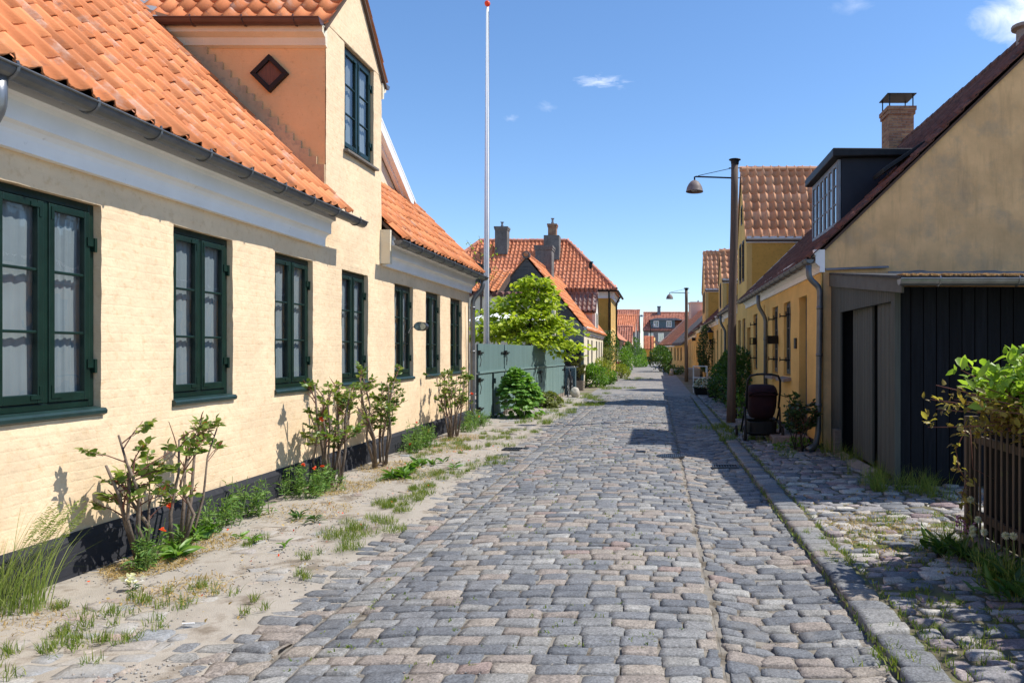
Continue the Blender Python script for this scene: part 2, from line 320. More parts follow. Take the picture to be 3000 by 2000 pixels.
wn, wl = W.node_tree.nodes, W.node_tree.links
sky = wn.new('ShaderNodeTexSky'); sky.sky_type = 'NISHITA'; sky.sun_disc = False
sky.sun_elevation = math.asin(SUN.z); sky.sun_rotation = math.atan2(SUN.x, SUN.y)
sky.air_density = 1.0; sky.dust_density = .12; sky.ozone_density = 2.2; sky.altitude = 0
bg = wn['Background']; bg.inputs['Strength'].default_value = .125
# thin fair-weather clouds, part of the sky itself
tcg = wn.new('ShaderNodeTexCoord').outputs['Generated']
def cloud(prev, direction, size, scale, stretch, lo, hi, amount):
    d = Vector(direction).normalized()
    sub = wn.new('ShaderNodeVectorMath'); sub.operation = 'SUBTRACT'; wl.new(tcg, sub.inputs[0]); sub.inputs[1].default_value = d
    mp = wn.new('ShaderNodeMapping'); mp.inputs['Rotation'].default_value = (0, R(stretch[3]), 0); mp.inputs['Scale'].default_value = stretch[:3]; wl.new(sub.outputs[0], mp.inputs['Vector'])
    ln = wn.new('ShaderNodeVectorMath'); ln.operation = 'LENGTH'; wl.new(mp.outputs[0], ln.inputs[0])
    mr = wn.new('ShaderNodeMapRange'); mr.inputs[1].default_value = size; mr.inputs[2].default_value = 0; wl.new(ln.outputs['Value'], mr.inputs[0])
    nz = wn.new('ShaderNodeTexNoise'); nz.inputs['Scale'].default_value = scale; nz.inputs['Detail'].default_value = 9; nz.inputs['Roughness'].default_value = .62; wl.new(mp.outputs[0], nz.inputs['Vector'])
    nz.inputs['Distortion'].default_value = .6
    a = wn.new('ShaderNodeMath'); a.operation = 'MULTIPLY'; wl.new(mr.outputs[0], a.inputs[0]); wl.new(nz.outputs['Fac'], a.inputs[1])
    m2 = wn.new('ShaderNodeMapRange'); m2.inputs[1].default_value = lo; m2.inputs[2].default_value = hi; m2.inputs[4].default_value = amount; wl.new(a.outputs[0], m2.inputs[0])
    mx = wn.new('ShaderNodeMix'); mx.data_type = 'RGBA'; wl.new(m2.outputs[0], mx.inputs[0]); wl.new(prev, mx.inputs[6]); mx.inputs[7].default_value = (9.5, 9.6, 9.9, 1)
    return mx.outputs[2]
def px_dir(px, py): return ((px-VX)/F_PX, 1, (VY-py)/F_PX)
hs = wn.new('ShaderNodeHueSaturation'); hs.inputs['Saturation'].default_value = 1.08; hs.inputs['Hue'].default_value = .497; hs.inputs['Value'].default_value = 1.0; wl.new(sky.outputs[0], hs.inputs['Color'])
tn = wn.new('ShaderNodeMix'); tn.data_type = 'RGBA'; tn.blend_type = 'MULTIPLY'; tn.inputs[0].default_value = 1; wl.new(hs.outputs[0], tn.inputs[6]); tn.inputs[7].default_value = (.93, 1.02, 1.17, 1); sk = tn.outputs[2]
SKYARGS = [(px_dir(3015, 10), .11, 15, (1, 1, 1.6, 25), .24, .56, .85), (px_dir(1765, 238), .085, 34, (1, 1, 4.2, -30), .30, .62, .5),
           (px_dir(1500, 345), .03, 45, (1, 1, 2.4, -20), .33, .66, .22), (px_dir(1600, 310), .04, 40, (1, 1, 2.4, 30), .33, .66, .18), (px_dir(2500, 10), .06, 22, (1, 1, 2.5, 10), .3, .65, .2)]
for a in SKYARGS: sk = cloud(sk, *a)
wl.new(sk, bg.inputs['Color'])
S.view_settings.view_transform = 'Standard'; S.view_settings.look = 'None'; S.view_settings.exposure = 0.40; S.view_settings.gamma = 1
S.cycles.max_bounces = 8; S.cycles.diffuse_bounces = 4; S.cycles.transparent_max_bounces = 12; S.cycles.caustics_reflective = False; S.cycles.caustics_refractive = False
try: S.cycles.use_denoising = True
except Exception: pass

def gp(px, py, z=0.0):
    """where a point of the ground seen at (px, py) stands"""
    y = (CAMZ-z)*F_PX/(py-VY); return ((px-VX)*y/F_PX, y)

# ------------------------------------------------------------------ roofs
def sag(p, amp):
    n = np.array([noise.noise(Vector((q[0]*.5, q[1]*.5, q[2]*.3))) for q in p]); return n*amp
def roof_tiles(name, P0, U, Sd, Lu, Ls, mat, parent, tw=.22, th=.33, keep=None, amp=.028, jit=.004, cols=7, wob=0.0):
    """S-shaped pantiles laid in courses on a slope: P0 eave corner, U along the eave, Sd up the slope"""
    P0 = np.array(P0, float); U = np.array(Vector(U).normalized()); Sd = np.array(Vector(Sd).normalized()); N = np.cross(U, Sd)
    if N[2] < 0: N = -N
    nu = int(round(Lu/tw)); ns = int(math.ceil(Ls/th)); tw = Lu/nu
    I, J = np.meshgrid(np.arange(nu), np.arange(ns)); I = I.ravel(); J = J.ravel()
    C = P0 + U*((I+.5)*tw)[:, None] + Sd*((J+.5)*th)[:, None]
    if keep is not None:
        k = keep(C); I, J, C = I[k], J[k], C[k]
    n = len(I)
    if n == 0: return None
    t = np.array([0, .2, .4, .58, .70, .79, .87, .95, 1.07]) if cols >= 7 else np.array([0, .28, .55, .74, .87, 1.05]); cols = len(t)
    prof = amp*(1.9*np.exp(-((t-.86)/.13)**2) + .9*np.exp(-((t+.14)/.13)**2) - .55*np.sin(PI*np.clip(t/.72, 0, 1)))
    off = RNG.normal(0, jit, (n, 3)); tilt = RNG.normal(0, jit*1.2, n)
    base = P0 + U*(I*tw)[:, None] + Sd*(J*th)[:, None] + U*off[:, :1] + N*off[:, 1:2]*.6 + Sd*off[:, 2:3]*1.5
    if wob: base = base + N*sag(C, wob)[:, None]
    hi = th*1.16
    rows = [(0, .020-.016), (0, .020), (hi, .002)]
    V = np.zeros((n, 3, cols, 3))
    for r, (s, h) in enumerate(rows):
        hh = prof + h
        lift = hh[None, :] + tilt[:, None]*(t-.5)[None, :]
        V[:, r] = base[:, None, :] + Sd*s + U*(t*tw)[None, :, None] + N*lift[:, :, None]
    q = []
    for r in range(2):
        for c in range(cols-1): a = r*cols+c; q.append((a, a+1, a+cols+1, a+cols))
    q = np.array(q); Fc = (q[None] + (np.arange(n)*3*cols)[:, None, None]).reshape(-1, 4)
    return np_mesh(name, V.reshape(-1, 3), Fc, mat, parent, smooth=False)
def ridge_caps(name, a, b, r, mat, parent, step=.36):
    a = Vector(a); b = Vector(b); n = max(1, int((b-a).length/step)); m = MB(); d = (b-a)/n
    for i in range(n):
        p = a + d*i; q = a + d*(i+1.12); lift = Vector((0, 0, random.uniform(-.008, .008)))
        m.tube([p+lift, q+lift], [r*1.06, r*.94], 8)
    return m.build(name, mat, parent, smooth=False)
def half_pipe(m, a, b, r, outward, n=9, thick=.006):
    """an open half-round gutter from a to b; outward points away from the wall"""
    a = Vector(a); b = Vector(b); o = Vector(outward).normalized(); up = Vector((0, 0, 1)); rs = []
    for p in (a, b):
        ring = []
        for k in range(n): t = PI*k/(n-1); ring.append(p + o*(-math.cos(t)*r) - up*(math.sin(t)*r))
        for k in range(n-1, -1, -1): t = PI*k/(n-1); ring.append(p + o*(-math.cos(t)*(r-thick)) - up*(math.sin(t)*(r-thick)))
        rs.append(ring)
    m.rings(rs)
    for p, q in ((a, b), (b, a)):
        cap = [p + o*(-math.cos(PI*k/(n-1))*(r-.002)) - up*(math.sin(PI*k/(n-1))*(r-.002)) for k in range(n)]
        m.prism(cap, (q-p).normalized()*.004)
    lip = [a + o*(r+.003), b + o*(r+.003)]; m.tube(lip, .0085, 8)
    return m
def gutter(parent, a, b, outward, r=.068, mat='zinc', spacing=.63, lipmat=None, brackets=True):
    g = half_pipe(MB(), a, b, r, outward).build('gutter', M[mat], parent, smooth=False)
    if brackets:
        a = Vector(a); b = Vector(b); L = (b-a).length; d = (b-a)/L; o = Vector(outward).normalized(); s = spacing*.5
        while s < L:
            p = a + d*s; pts = [p - o*r*math.cos(t)*1.06 - Vector((0, 0, 1))*math.sin(t)*r*1.06 for t in [PI*k/8 for k in range(9)]]
            pts.append(p + o*r*.95 + Vector((0, 0, .03))); MB().tube(pts, .009, 5).build('gutter_bracket', M[mat], g); s += spacing
    return g
def downpipe(parent, pts, r=.042, mat='zinc', collars=()):
    P = [Vector(p) for p in pts]; out = [P[0]]
    for i in range(1, len(P)-1):                       # round the elbows
        a, b, c = P[i-1], P[i], P[i+1]; d1 = (a-b).normalized(); d2 = (c-b).normalized(); k = min(.09, (a-b).length*.4, (c-b).length*.4)
        for t in (0, .25, .5, .75, 1): out.append((b+d1*k)*(1-t)**2 + b*2*t*(1-t) + (b+d2*k)*t**2)
    out.append(P[-1]); m = MB().tube(out, r, 12)
    for z in collars:
        for i in range(len(P)-1):
            if (P[i].z-z)*(P[i+1].z-z) <= 0 and abs(P[i].z-P[i+1].z) > .3:
                t = (P[i].z-z)/(P[i].z-P[i+1].z); q = P[i].lerp(P[i+1], t); m.tube([q-Vector((0,0,.025)), q+Vector((0,0,.025))], r*1.12, 12)
    return m.build('downpipe', M[mat], parent, smooth=True)

# ------------------------------------------------------------------ walls and windows
def wall_grid(name, P, u0, u1, z0, z1, holes, mat, parent, cell=.10, depth=.14, amp=.007, keep=None, extra=(), jag=.010):
    """a plastered wall sheet with real openings and reveals; P(u, z, d) maps wall coordinates, d inward"""
    us = {u0, u1}; zs = {z0, z1}
    for h in holes: us |= {h[0], h[1]}; zs |= {h[2], h[3]}
    for a, v in extra: (us if a == 'u' else zs).add(v)
    def fill(s):
        s = sorted(s); out = []
        for a, b in zip(s, s[1:]):
            n = max(1, int(math.ceil((b-a)/cell))); out += [a + (b-a)*i/n for i in range(n)]
        return out + [s[-1]]
    us, zs = fill(us), fill(zs); idx = {}; V = []; Fc = []
    inside = lambda u, z: any(h[0]+1e-6 < u < h[1]-1e-6 and h[2]+1e-6 < z < h[3]-1e-6 for h in holes)
    def vid(i, j, d=0.0):
        k = (i, j, d)
        if k not in idx:
            u, z = us[i], zs[j]; uu, zz, dd = u, z, d
            if d == 0:
                dd = noise.noise(Vector((u*2.1, z*2.1, 3)))*amp + noise.noise(Vector((u*9, z*9, 7)))*amp*.4
                on = any(h[0]-1e-6 <= u <= h[1]+1e-6 and h[2]-1e-6 <= z <= h[3]+1e-6 for h in holes)
                if on:
                    dd += .006
                    uu += noise.noise(Vector((u*5, z*13, 1)))*jag; zz += noise.noise(Vector((u*13, z*5, 2)))*jag*.6
            idx[k] = len(V); V.append(P(uu, zz, dd))
        return idx[k]
    for i in range(len(us)-1):
        for j in range(len(zs)-1):
            cu, cz = (us[i]+us[i+1])/2, (zs[j]+zs[j+1])/2
            if inside(cu, cz) or (keep and not keep(cu, cz)): continue
            Fc.append((vid(i, j), vid(i+1, j), vid(i+1, j+1), vid(i, j+1)))
            for di, dj, e in ((-1, 0, ((i, j), (i, j+1))), (1, 0, ((i+1, j), (i+1, j+1))), (0, -1, ((i, j), (i+1, j))), (0, 1, ((i, j+1), (i+1, j+1)))):
                ni, nj = i+di, j+dj
                if 0 <= ni < len(us)-1 and 0 <= nj < len(zs)-1 and inside((us[ni]+us[ni+1])/2, (zs[nj]+zs[nj+1])/2):
                    (a, b), (c, d) = e; Fc.append((vid(a, b), vid(c, d), vid(c, d, depth), vid(a, b, depth)))
    m = MB(); m.v = V; m.f = Fc
    return m.build(name, mat, parent, smooth=False)
WCACHE = {}
def wmesh(key, fn):
    if key not in WCACHE: WCACHE[key] = fn()
    return WCACHE[key]
def window(parent, loc, rot, w, h, frame, rows=3, sash=2, glass='glass', sill=None, curtain=None, hinge=False, near=True, fw=.05, mull=.02, cmat='curtain'):
    """local axes: x along the wall, -y out of the wall, z up from the sill; the leaf's own sub-parts are sashes, panes, sill, curtain"""
    key = (round(w, 2), round(h, 2), frame, rows, sash, glass, sill, curtain, hinge, near, fw, mull)
    def mk(tagname, m, bev=0): me = m.mesh('window_'+tagname); return me
    loc = Vector(loc) - shift_of(parent)
    def fr():
        m = MB(); m.box(-w/2, -w/2+fw, 0, .05, 0, h).box(w/2-fw, w/2, 0, .05, 0, h).box(-w/2+fw, w/2-fw, .001, .049, h-fw*1.15, h).box(-w/2+fw, w/2-fw, .001, .049, 0, fw)
        sw = (w-2*fw)/sash
        for i in range(1, sash): x = -w/2+fw+sw*i; m.box(x-(.022 if sash < 4 else .008), x+(.022 if sash < 4 else .008), -.004, .045, fw, h-fw*1.15)
        return m.mesh('window_frame')
    o = link('window', wmesh(key+('f',), fr), M[frame], parent); o.location = loc; o.rotation_euler = (0, 0, R(rot))
    if near:
        b = o.modifiers.new('bevel', 'BEVEL'); b.width = .006; b.segments = 2; b.limit_method = 'ANGLE'
    g = .022 if 4 > sash > 1 else .006; inner = w-2*fw; sw = inner/sash; z0, z1 = fw+.004, h-fw*1.15-.004
    for i in range(sash):
        xa = -w/2+fw+sw*i + (g if i > 0 else .003); xb = -w/2+fw+sw*(i+1) - (g if i < sash-1 else .003); st = .05 if near else (.035 if sash < 4 else .016)
        def sm(xa=xa, xb=xb):
            m = MB(); m.box(xa, xa+st, -.012, .026, z0, z1).box(xb-st, xb, -.012, .026, z0, z1).box(xa+st, xb-st, -.011, .025, z0, z0+st*1.25).box(xa+st, xb-st, -.011, .025, z1-st, z1)
            zz0, zz1 = z0+st*1.25, z1-st
            for r in range(1, rows): z = zz0+(zz1-zz0)*r/rows; m.box(xa+st, xb-st, -.006, .022, z-mull/2, z+mull/2)
            return m.mesh('window_sash')
        s = link('sash', wmesh(key+('s', i), sm), M[frame], o)
        if near:
            b = s.modifiers.new('bevel', 'BEVEL'); b.width = .005; b.segments = 2; b.limit_method = 'ANGLE'
        def pm(xa=xa, xb=xb):
            return MB().add([(xa+.02, .010, z0+.02), (xb-.02, .011, z0+.02), (xb-.02, .010, z1-.02), (xa+.02, .0105, z1-.02)], [(0, 1, 2, 3)]).mesh('window_pane')
        link('pane', wmesh(key+('p', i), pm), M[glass], o)
    if sill:
        def sl_():
            m = MB(); prof = [(0, 0), (-.075, -.012), (-.088, -.028), (-.085, -.052), (-.06, -.066), (0, -.066)]
            m.prism([(-w/2-.02, y, z) for y, z in prof], (w+.04, 0, 0)); return m.mesh('window_sill')
        link('sill', wmesh(key+('sill',), sl_), M[sill], o)
    if hinge:
        def hm():
            m = MB()
            m.box(-.03, .03, -.022, -.006, -.012, .05).box(.026, .048, -.03, .0, -.05, .05); return m.mesh('window_hinge')
        for sx in (-1, 1):
            for z in (h*.2, h*.8): q_ = link('hinge', wmesh(('hinge', frame), hm), M[frame], o); q_.location = (sx*(w/2-.055), 0, z); q_.scale = (sx, 1, 1)
        def bk():
            m = MB().box(-.045, .045, -.0165, -.010, -.014, .014).box(-.045, -.025, -.0165, -.010, .014, .075); return m.mesh('corner_bracket')
        for sx, z, sz in ((-1, .095, 1), (1, .095, 1), (-1, h-.095, -1), (1, h-.095, -1)): q_ = link('corner_bracket', wmesh(('bracket', frame), bk), M[frame], o); q_.location = (sx*.085, 0, z); q_.scale = (sx, 1, sz)
    if curtain:
        def cm():
            m = MB(); n = 40
            for (a, b) in curtain:
                xa, xb = -w/2+w*a, -w/2+w*b; vs = []; fs = []
                for i in range(n+1):
                    x = xa+(xb-xa)*i/n; y = .050+.005*math.sin(i*1.15)+.004*math.sin(i*.43+a*9)
                    vs += [(x, y, .02), (x+.004*math.sin(i), y+.008, h*.5), (x, y, h-.02)]
                for i in range(n):
                    for k in range(2): p = i*3+k; fs.append((p, p+3, p+4, p+1))
                m.add(vs, fs)
            return m.mesh('window_curtain')
        link('curtain', wmesh(key+('c',), cm), M[cmat], o)
    return o

# ------------------------------------------------------------------ stones
def setts(name, x0, x1, y0, y1, rowh, lmin, lmax, mat, gap=.012, zf=lambda x, y: 0*x, jit=.008, rise=.012, sink=None, r=.016, along=False, curve=None, rough=.002, keep=None):
    """rows of split stones, every stone its own rounded and skewed block; rows run across the street"""
    cx, cy, lx, ly = [], [], [], []
    y = y0
    while y < y1:
        h = rowh*random.uniform(.85, 1.15); x = x0 - random.uniform(0, lmin)*(0 if along else 1)
        while x < x1-.03:
            l = (x1-x0) if along else random.uniform(lmin, lmax)
            a, b = max(x, x0), min(x+l, x1)
            if b-a > .05: cx.append((a+b)/2); cy.append(y+h/2); lx.append((b-a-gap*random.uniform(.7, 1.5))/2); ly.append((h-gap*random.uniform(.7, 1.5))/2)
            x += l
        y += h
    cx, cy, lx, ly = (np.array(a) for a in (cx, cy, lx, ly))
    if keep is not None:
        k = keep(cx, cy); cx, cy, lx, ly = cx[k], cy[k], lx[k], ly[k]
    n = len(cx); g = np.array([-1, -.66, .66, 1.0])
    uu, vv = np.meshgrid(g, g); uu = uu.ravel(); vv = vv.ravel()
    eu = (np.abs(uu) == 1); ev = (np.abs(vv) == 1); corner = eu & ev; edge = (eu | ev) & ~corner
    u = np.where(corner, uu*.965, uu); v = np.where(corner, vv*.955, vv)
    cj = RNG.normal(0, jit, (n, 2, 2, 2))
    wu0, wv0 = (1-u)/2, (1-v)/2
    JX = sum(cj[:, a, b, 0][:, None]*((wu0 if a == 0 else 1-wu0)*(wv0 if b == 0 else 1-wv0))[None] for a in (0, 1) for b in (0, 1))
    JY = sum(cj[:, a, b, 1][:, None]*((wu0 if a == 0 else 1-wu0)*(wv0 if b == 0 else 1-wv0))[None] for a in (0, 1) for b in (0, 1))
    X = cx[:, None] + lx[:, None]*u + JX + RNG.normal(0, rough*1.4, (n, 16)); Y = cy[:, None] + ly[:, None]*v + JY + RNG.normal(0, rough*1.4, (n, 16))
    if curve is not None: Y = Y + curve(X)
    ta, tb = RNG.normal(0, .0025, n), RNG.normal(0, .0025, n); z0 = RNG.normal(0, .0025, n) if sink is None else sink(cx, cy, n)
    Z = rise + z0[:, None] + ta[:, None]*u + tb[:, None]*v - r*(.45*edge + 1.0*corner)[None] + RNG.normal(0, rough, (n, 16)) + zf(X, Y)
    top = np.stack([X, Y, Z], -1)
    ring = [0, 1, 2, 3, 7, 11, 15, 14, 13, 12, 8, 4]
    sk = top[:, ring].copy(); sk[..., 2] -= .05; c = np.stack([cx, cy], -1)[:, None]; sk[..., :2] += (sk[..., :2]-c)*.03
    if curve is not None: pass
    V = np.concatenate([top, sk], 1)
    q = [(a*4+b, a*4+b+1, a*4+b+5, a*4+b+4) for a in range(3) for b in range(3)] + [(ring[(i+1) % 12], ring[i], 16+i, 16+(i+1) % 12) for i in range(12)]
    q = np.array(q); Fc = (q[None] + (np.arange(n)*28)[:, None, None]).reshape(-1, 4)
    o = np_mesh(name, V.reshape(-1, 3), Fc, mat, None, smooth=False); return tag(o, kind='structure')
def sheet(name, x0, x1, y0, y1, step, zf, mat, ystep=None):
    xs = np.linspace(x0, x1, int((x1-x0)/step)+2); ys = np.linspace(y0, y1, int((y1-y0)/(ystep or step))+2)
    X, Y = np.meshgrid(xs, ys); Z = zf(X, Y); nx = len(xs); ny = len(ys)
    V = np.stack([X.ravel(), Y.ravel(), Z.ravel()], -1); i, j = np.meshgrid(np.arange(nx-1), np.arange(ny-1)); a = (j*nx+i).ravel()
    return tag(np_mesh(name, V, np.stack([a, a+1, a+nx+1, a+nx], -1), mat, None, smooth=True), kind='structure')
def nz(X, Y, s, seed=0):
    return np.array([noise.noise(Vector((x*s, y*s, seed))) for x, y in zip(np.ravel(X), np.ravel(Y))]).reshape(np.shape(X))

# ------------------------------------------------------------------ plants
def unit(a): return a/np.maximum(np.linalg.norm(a, axis=-1, keepdims=True), 1e-9)
def rdir(n, up=0.0):
    d = RNG.normal(0, 1, (n, 3)); d[:, 2] += up; return unit(d)
def leaf_mesh(name, P, D, L, mat, parent, width=.55, fold=.12, droop=.15, face=None, local=False):
    P = np.asarray(P, float); D = unit(np.asarray(D, float)); n = len(P); L = np.broadcast_to(np.asarray(L, float), (n,))[:, None]
    up = rdir(n, 1.6) if face is None else unit(np.asarray(face, float) + RNG.normal(0, .35, (n, 3)))
    Sx = unit(np.cross(D, up)); N = np.cross(Sx, D); w = width*L*.5
    b = P; m1 = P + D*L*.42; t = P + D*L - N*L*droop
    r1 = P + D*L*.30 + Sx*w*.95 + N*L*fold; l1 = P + D*L*.30 - Sx*w*.95 + N*L*fold
    r2 = P + D*L*.66 + Sx*w*.82 + N*L*(fold*.8-droop*.4); l2 = P + D*L*.66 - Sx*w*.82 + N*L*(fold*.8-droop*.4)
    V = np.stack([b, r1, m1, l1, r2, t, l2], 1).reshape(-1, 3)
    q = np.array([(0, 1, 2), (0, 2, 3), (2, 1, 4), (2, 4, 5), (2, 5, 6), (2, 6, 3)])
    Fc = (q[None] + (np.arange(n)*7)[:, None, None]).reshape(-1, 3)
    return np_mesh(name, V, Fc, mat, parent, local=local)
def blades(name, P, H, mat, parent=None, lean=.35, width=.006, curl=.5, bias=(0, 0), seg=3):
    """grass blades: bent tapering strips"""
    P = np.asarray(P, float); n = len(P); H = np.broadcast_to(np.asarray(H, float), (n,))
    a = RNG.uniform(0, 2*PI, n); ln = np.abs(RNG.normal(0, lean, n)); d = np.stack([np.cos(a)*ln + bias[0], np.sin(a)*ln + bias[1]], -1)
    pw = RNG.uniform(0, 2*PI, n); wv = np.stack([np.cos(pw), np.sin(pw), 0*pw], -1)
    V = np.zeros((n, 2*seg+1, 3))
    for k in range(seg+1):
        t = k/seg; c = P.copy(); c[:, :2] += d*(H*(t*.6 + curl*t*t))[:, None]; c[:, 2] += H*t*np.sqrt(np.maximum(.15, 1-(np.linalg.norm(d, axis=1)*t)**2*.8))*(1-.22*curl*t)
        if k < seg: V[:, 2*k] = c - wv*(width*(1-t*.7)); V[:, 2*k+1] = c + wv*(width*(1-t*.7))
        else: V[:, 2*k] = c
    q = []
    for k in range(seg-1): q += [(2*k, 2*k+1, 2*k+3), (2*k, 2*k+3, 2*k+2)]
    q.append((2*seg-2, 2*seg-1, 2*seg)); q = np.array(q)
    Fc = (q[None] + (np.arange(n)*(2*seg+1))[:, None, None]).reshape(-1, 3)
    return np_mesh(name, V.reshape(-1, 3), Fc, mat, parent)
def clump_points(c, rad, n, nclump=14, tight=.34, shell=.55):
    """points in leaf clumps spread through a crown's volume"""
    c = np.array(c); rad = np.array(rad); cc = rdir(nclump)*(RNG.uniform(shell, .95, nclump)**.6)[:, None]
    k = RNG.integers(0, nclump, n); p = cc[k] + RNG.normal(0, tight, (n, 3)); ln = np.linalg.norm(p, axis=1, keepdims=True)
    p = np.where(ln > 1.12, p/ln*1.08, p); return c + p*rad, p
def shrub(name, base, rad, n, leaf, mat, label, cat='shrub', group=None, nclump=14, lift=1.0, width=.6, stem='barkdark', tight=.3, stems=7, upb=.5, lname='foliage'):
    x, y = base[:2]; z0 = base[2] if len(base) > 2 else 0
    t = thing(name, (x, y, z0), label, cat, group); c = (x, y, z0+rad[2]*lift)
    P, q = clump_points(c, rad, n, nclump, tight); P[:, 2] = np.maximum(P[:, 2], z0+.02)
    D = unit(q + rdir(n, upb)*.9)
    leaf_mesh(lname, P, D, RNG.uniform(.7, 1.25, n)*leaf, M[mat], t, width)
    m = MB()
    for i in range(stems):
        a = random.uniform(0, 2*PI); e = Vector((x+math.cos(a)*rad[0]*.7, y+math.sin(a)*rad[1]*.7, z0+rad[2]*lift*random.uniform(.8, 1.6)))
        b = Vector((x+random.uniform(-.05, .05), y+random.uniform(-.05, .05), z0)); mid = b.lerp(e, .5)+Vector((0, 0, rad[2]*.2))
        m.tube([b, mid, e], [.018, .012, .005], 5)
    m.build('stem', M[stem], t, smooth=True)
    return t
# ------------------------------------------------------------------ house helpers
def kvist(root, s, dw, ya, yb, zb, ze, za, d0, z0, k, wall, cheek, tile, fr, wins=(), tw=.24, th=.34, cornice='white', front=True, gut=None, verge=.05, caps=True, over=.12, amp=.03, cols=7):
    """a flush gabled front dormer: front gable, two cheeks, two tiled slopes; main roof is z = z0 + k (d - d0)"""
    rd = lambda z: d0 + (z-z0)/k
    ym = (ya+yb)/2; X = lambda d: s*d
    t = shift_of(root)
    if front:
        MB().prism([(X(dw), ya, zb), (X(dw), yb, zb), (X(dw), yb, ze), (X(dw), ym, za), (X(dw), ya, ze)], (s*.16, 0, 0)).build('dormer_front', M[wall], root)
    dd = dw+.16
    for y, n in ((ya, 1), (yb, -1)):
        MB().prism([(X(dd-.002), y, z0+k*(dd-d0)-.25), (X(dd-.002), y, ze), (X(rd(ze)+.1), y, ze)], (0, n*.14, 0)).build('dormer_cheek', M[cheek], root)
        if cornice: MB().prism([(X(dw-.005), y-n*.004, ze-.19), (X(dw-.005), y-n*.004, ze+.0), (X(dw-.005), y-n*.10, ze), (X(dw-.005), y-n*.10, ze-.07), (X(dw-.005), y-n*.05, ze-.10), (X(dw-.005), y-n*.05, ze-.17)], (s*(rd(ze)-dw-.02), 0, 0)).build('dormer_cornice', M[cornice], root)
    half = (yb-ya)/2; sl = math.hypot(half, za-ze); c, sn = half/sl, (za-ze)/sl
    for y, n in ((ya, 1), (yb, -1)):
        Ls = sl + over; P0 = (X(dw-verge), y-n*over*c, ze-over*sn+.05); Sd = (0, n*c, sn)
        def keep(C): return s*C[:, 0] < rd(C[:, 2]) + .12
        roof_tiles('dormer_roof', P0, (s, 0, 0), Sd, rd(za)-dw+.5, Ls, M[tile], root, tw, th, keep, amp=amp, cols=cols)
        MB().prism([(X(dw-verge+.015), y-n*over*c, ze-over*sn), (X(rd(ze)), y-n*over*c, ze-over*sn), (X(rd(za)), ym, za-.01), (X(dw-verge+.015), ym, za-.01)], (0, 0, -.05)).build('dormer_deck', M['deck'], root)
    if caps: ridge_caps('dormer_ridge', (X(dw-verge-.02), ym, za+.05), (X(rd(za)+.1), ym, za+.05), .085, M[tile], root)
    for (yc, zb_, w, h, fm) in wins: window(root, (X(dw-.012), yc, zb_), 90 if s < 0 else -90, w, h, fm, rows=3, sash=1 if w < .5 else 2, glass='glassfar', near=False, sill=None)
def chimney(root, x0, x1, y0, y1, z0, z1, mat, cap=None, pot=None):
    m = MB().box(x0, x1, y0, y1, z0, z1-.22); e = .035; m.box(x0-e, x1+e, y0-e, y1+e, z1-.22, z1-.11); e = .06; m.box(x0-e, x1+e, y0-e, y1+e, z1-.11, z1)
    c = m.build('chimney', M[mat], root)
    cx, cy = (x0+x1)/2, (y0+y1)/2
    if cap:
        m = MB()
        for a in (x0+.02, x1-.02):
            for b in (y0+.02, y1-.02): m.box(a-.014, a+.014, b-.014, b+.014, z1, z1+cap)
        m.box(x0-.06, x1+.06, y0-.06, y1+.06, z1+cap, z1+cap+.02); m.build('chimney_cowl', M['iron'], c)
    if pot:
        m = MB().lathe([(.10, z1), (.10, z1+pot*.35), (.07, z1+pot*.36), (.07, z1+pot*.8), (.13, z1+pot), (.001, z1+pot)], (cx, cy, 0), 12); m.build('chimney_pot', M['lead'], c)
    return c
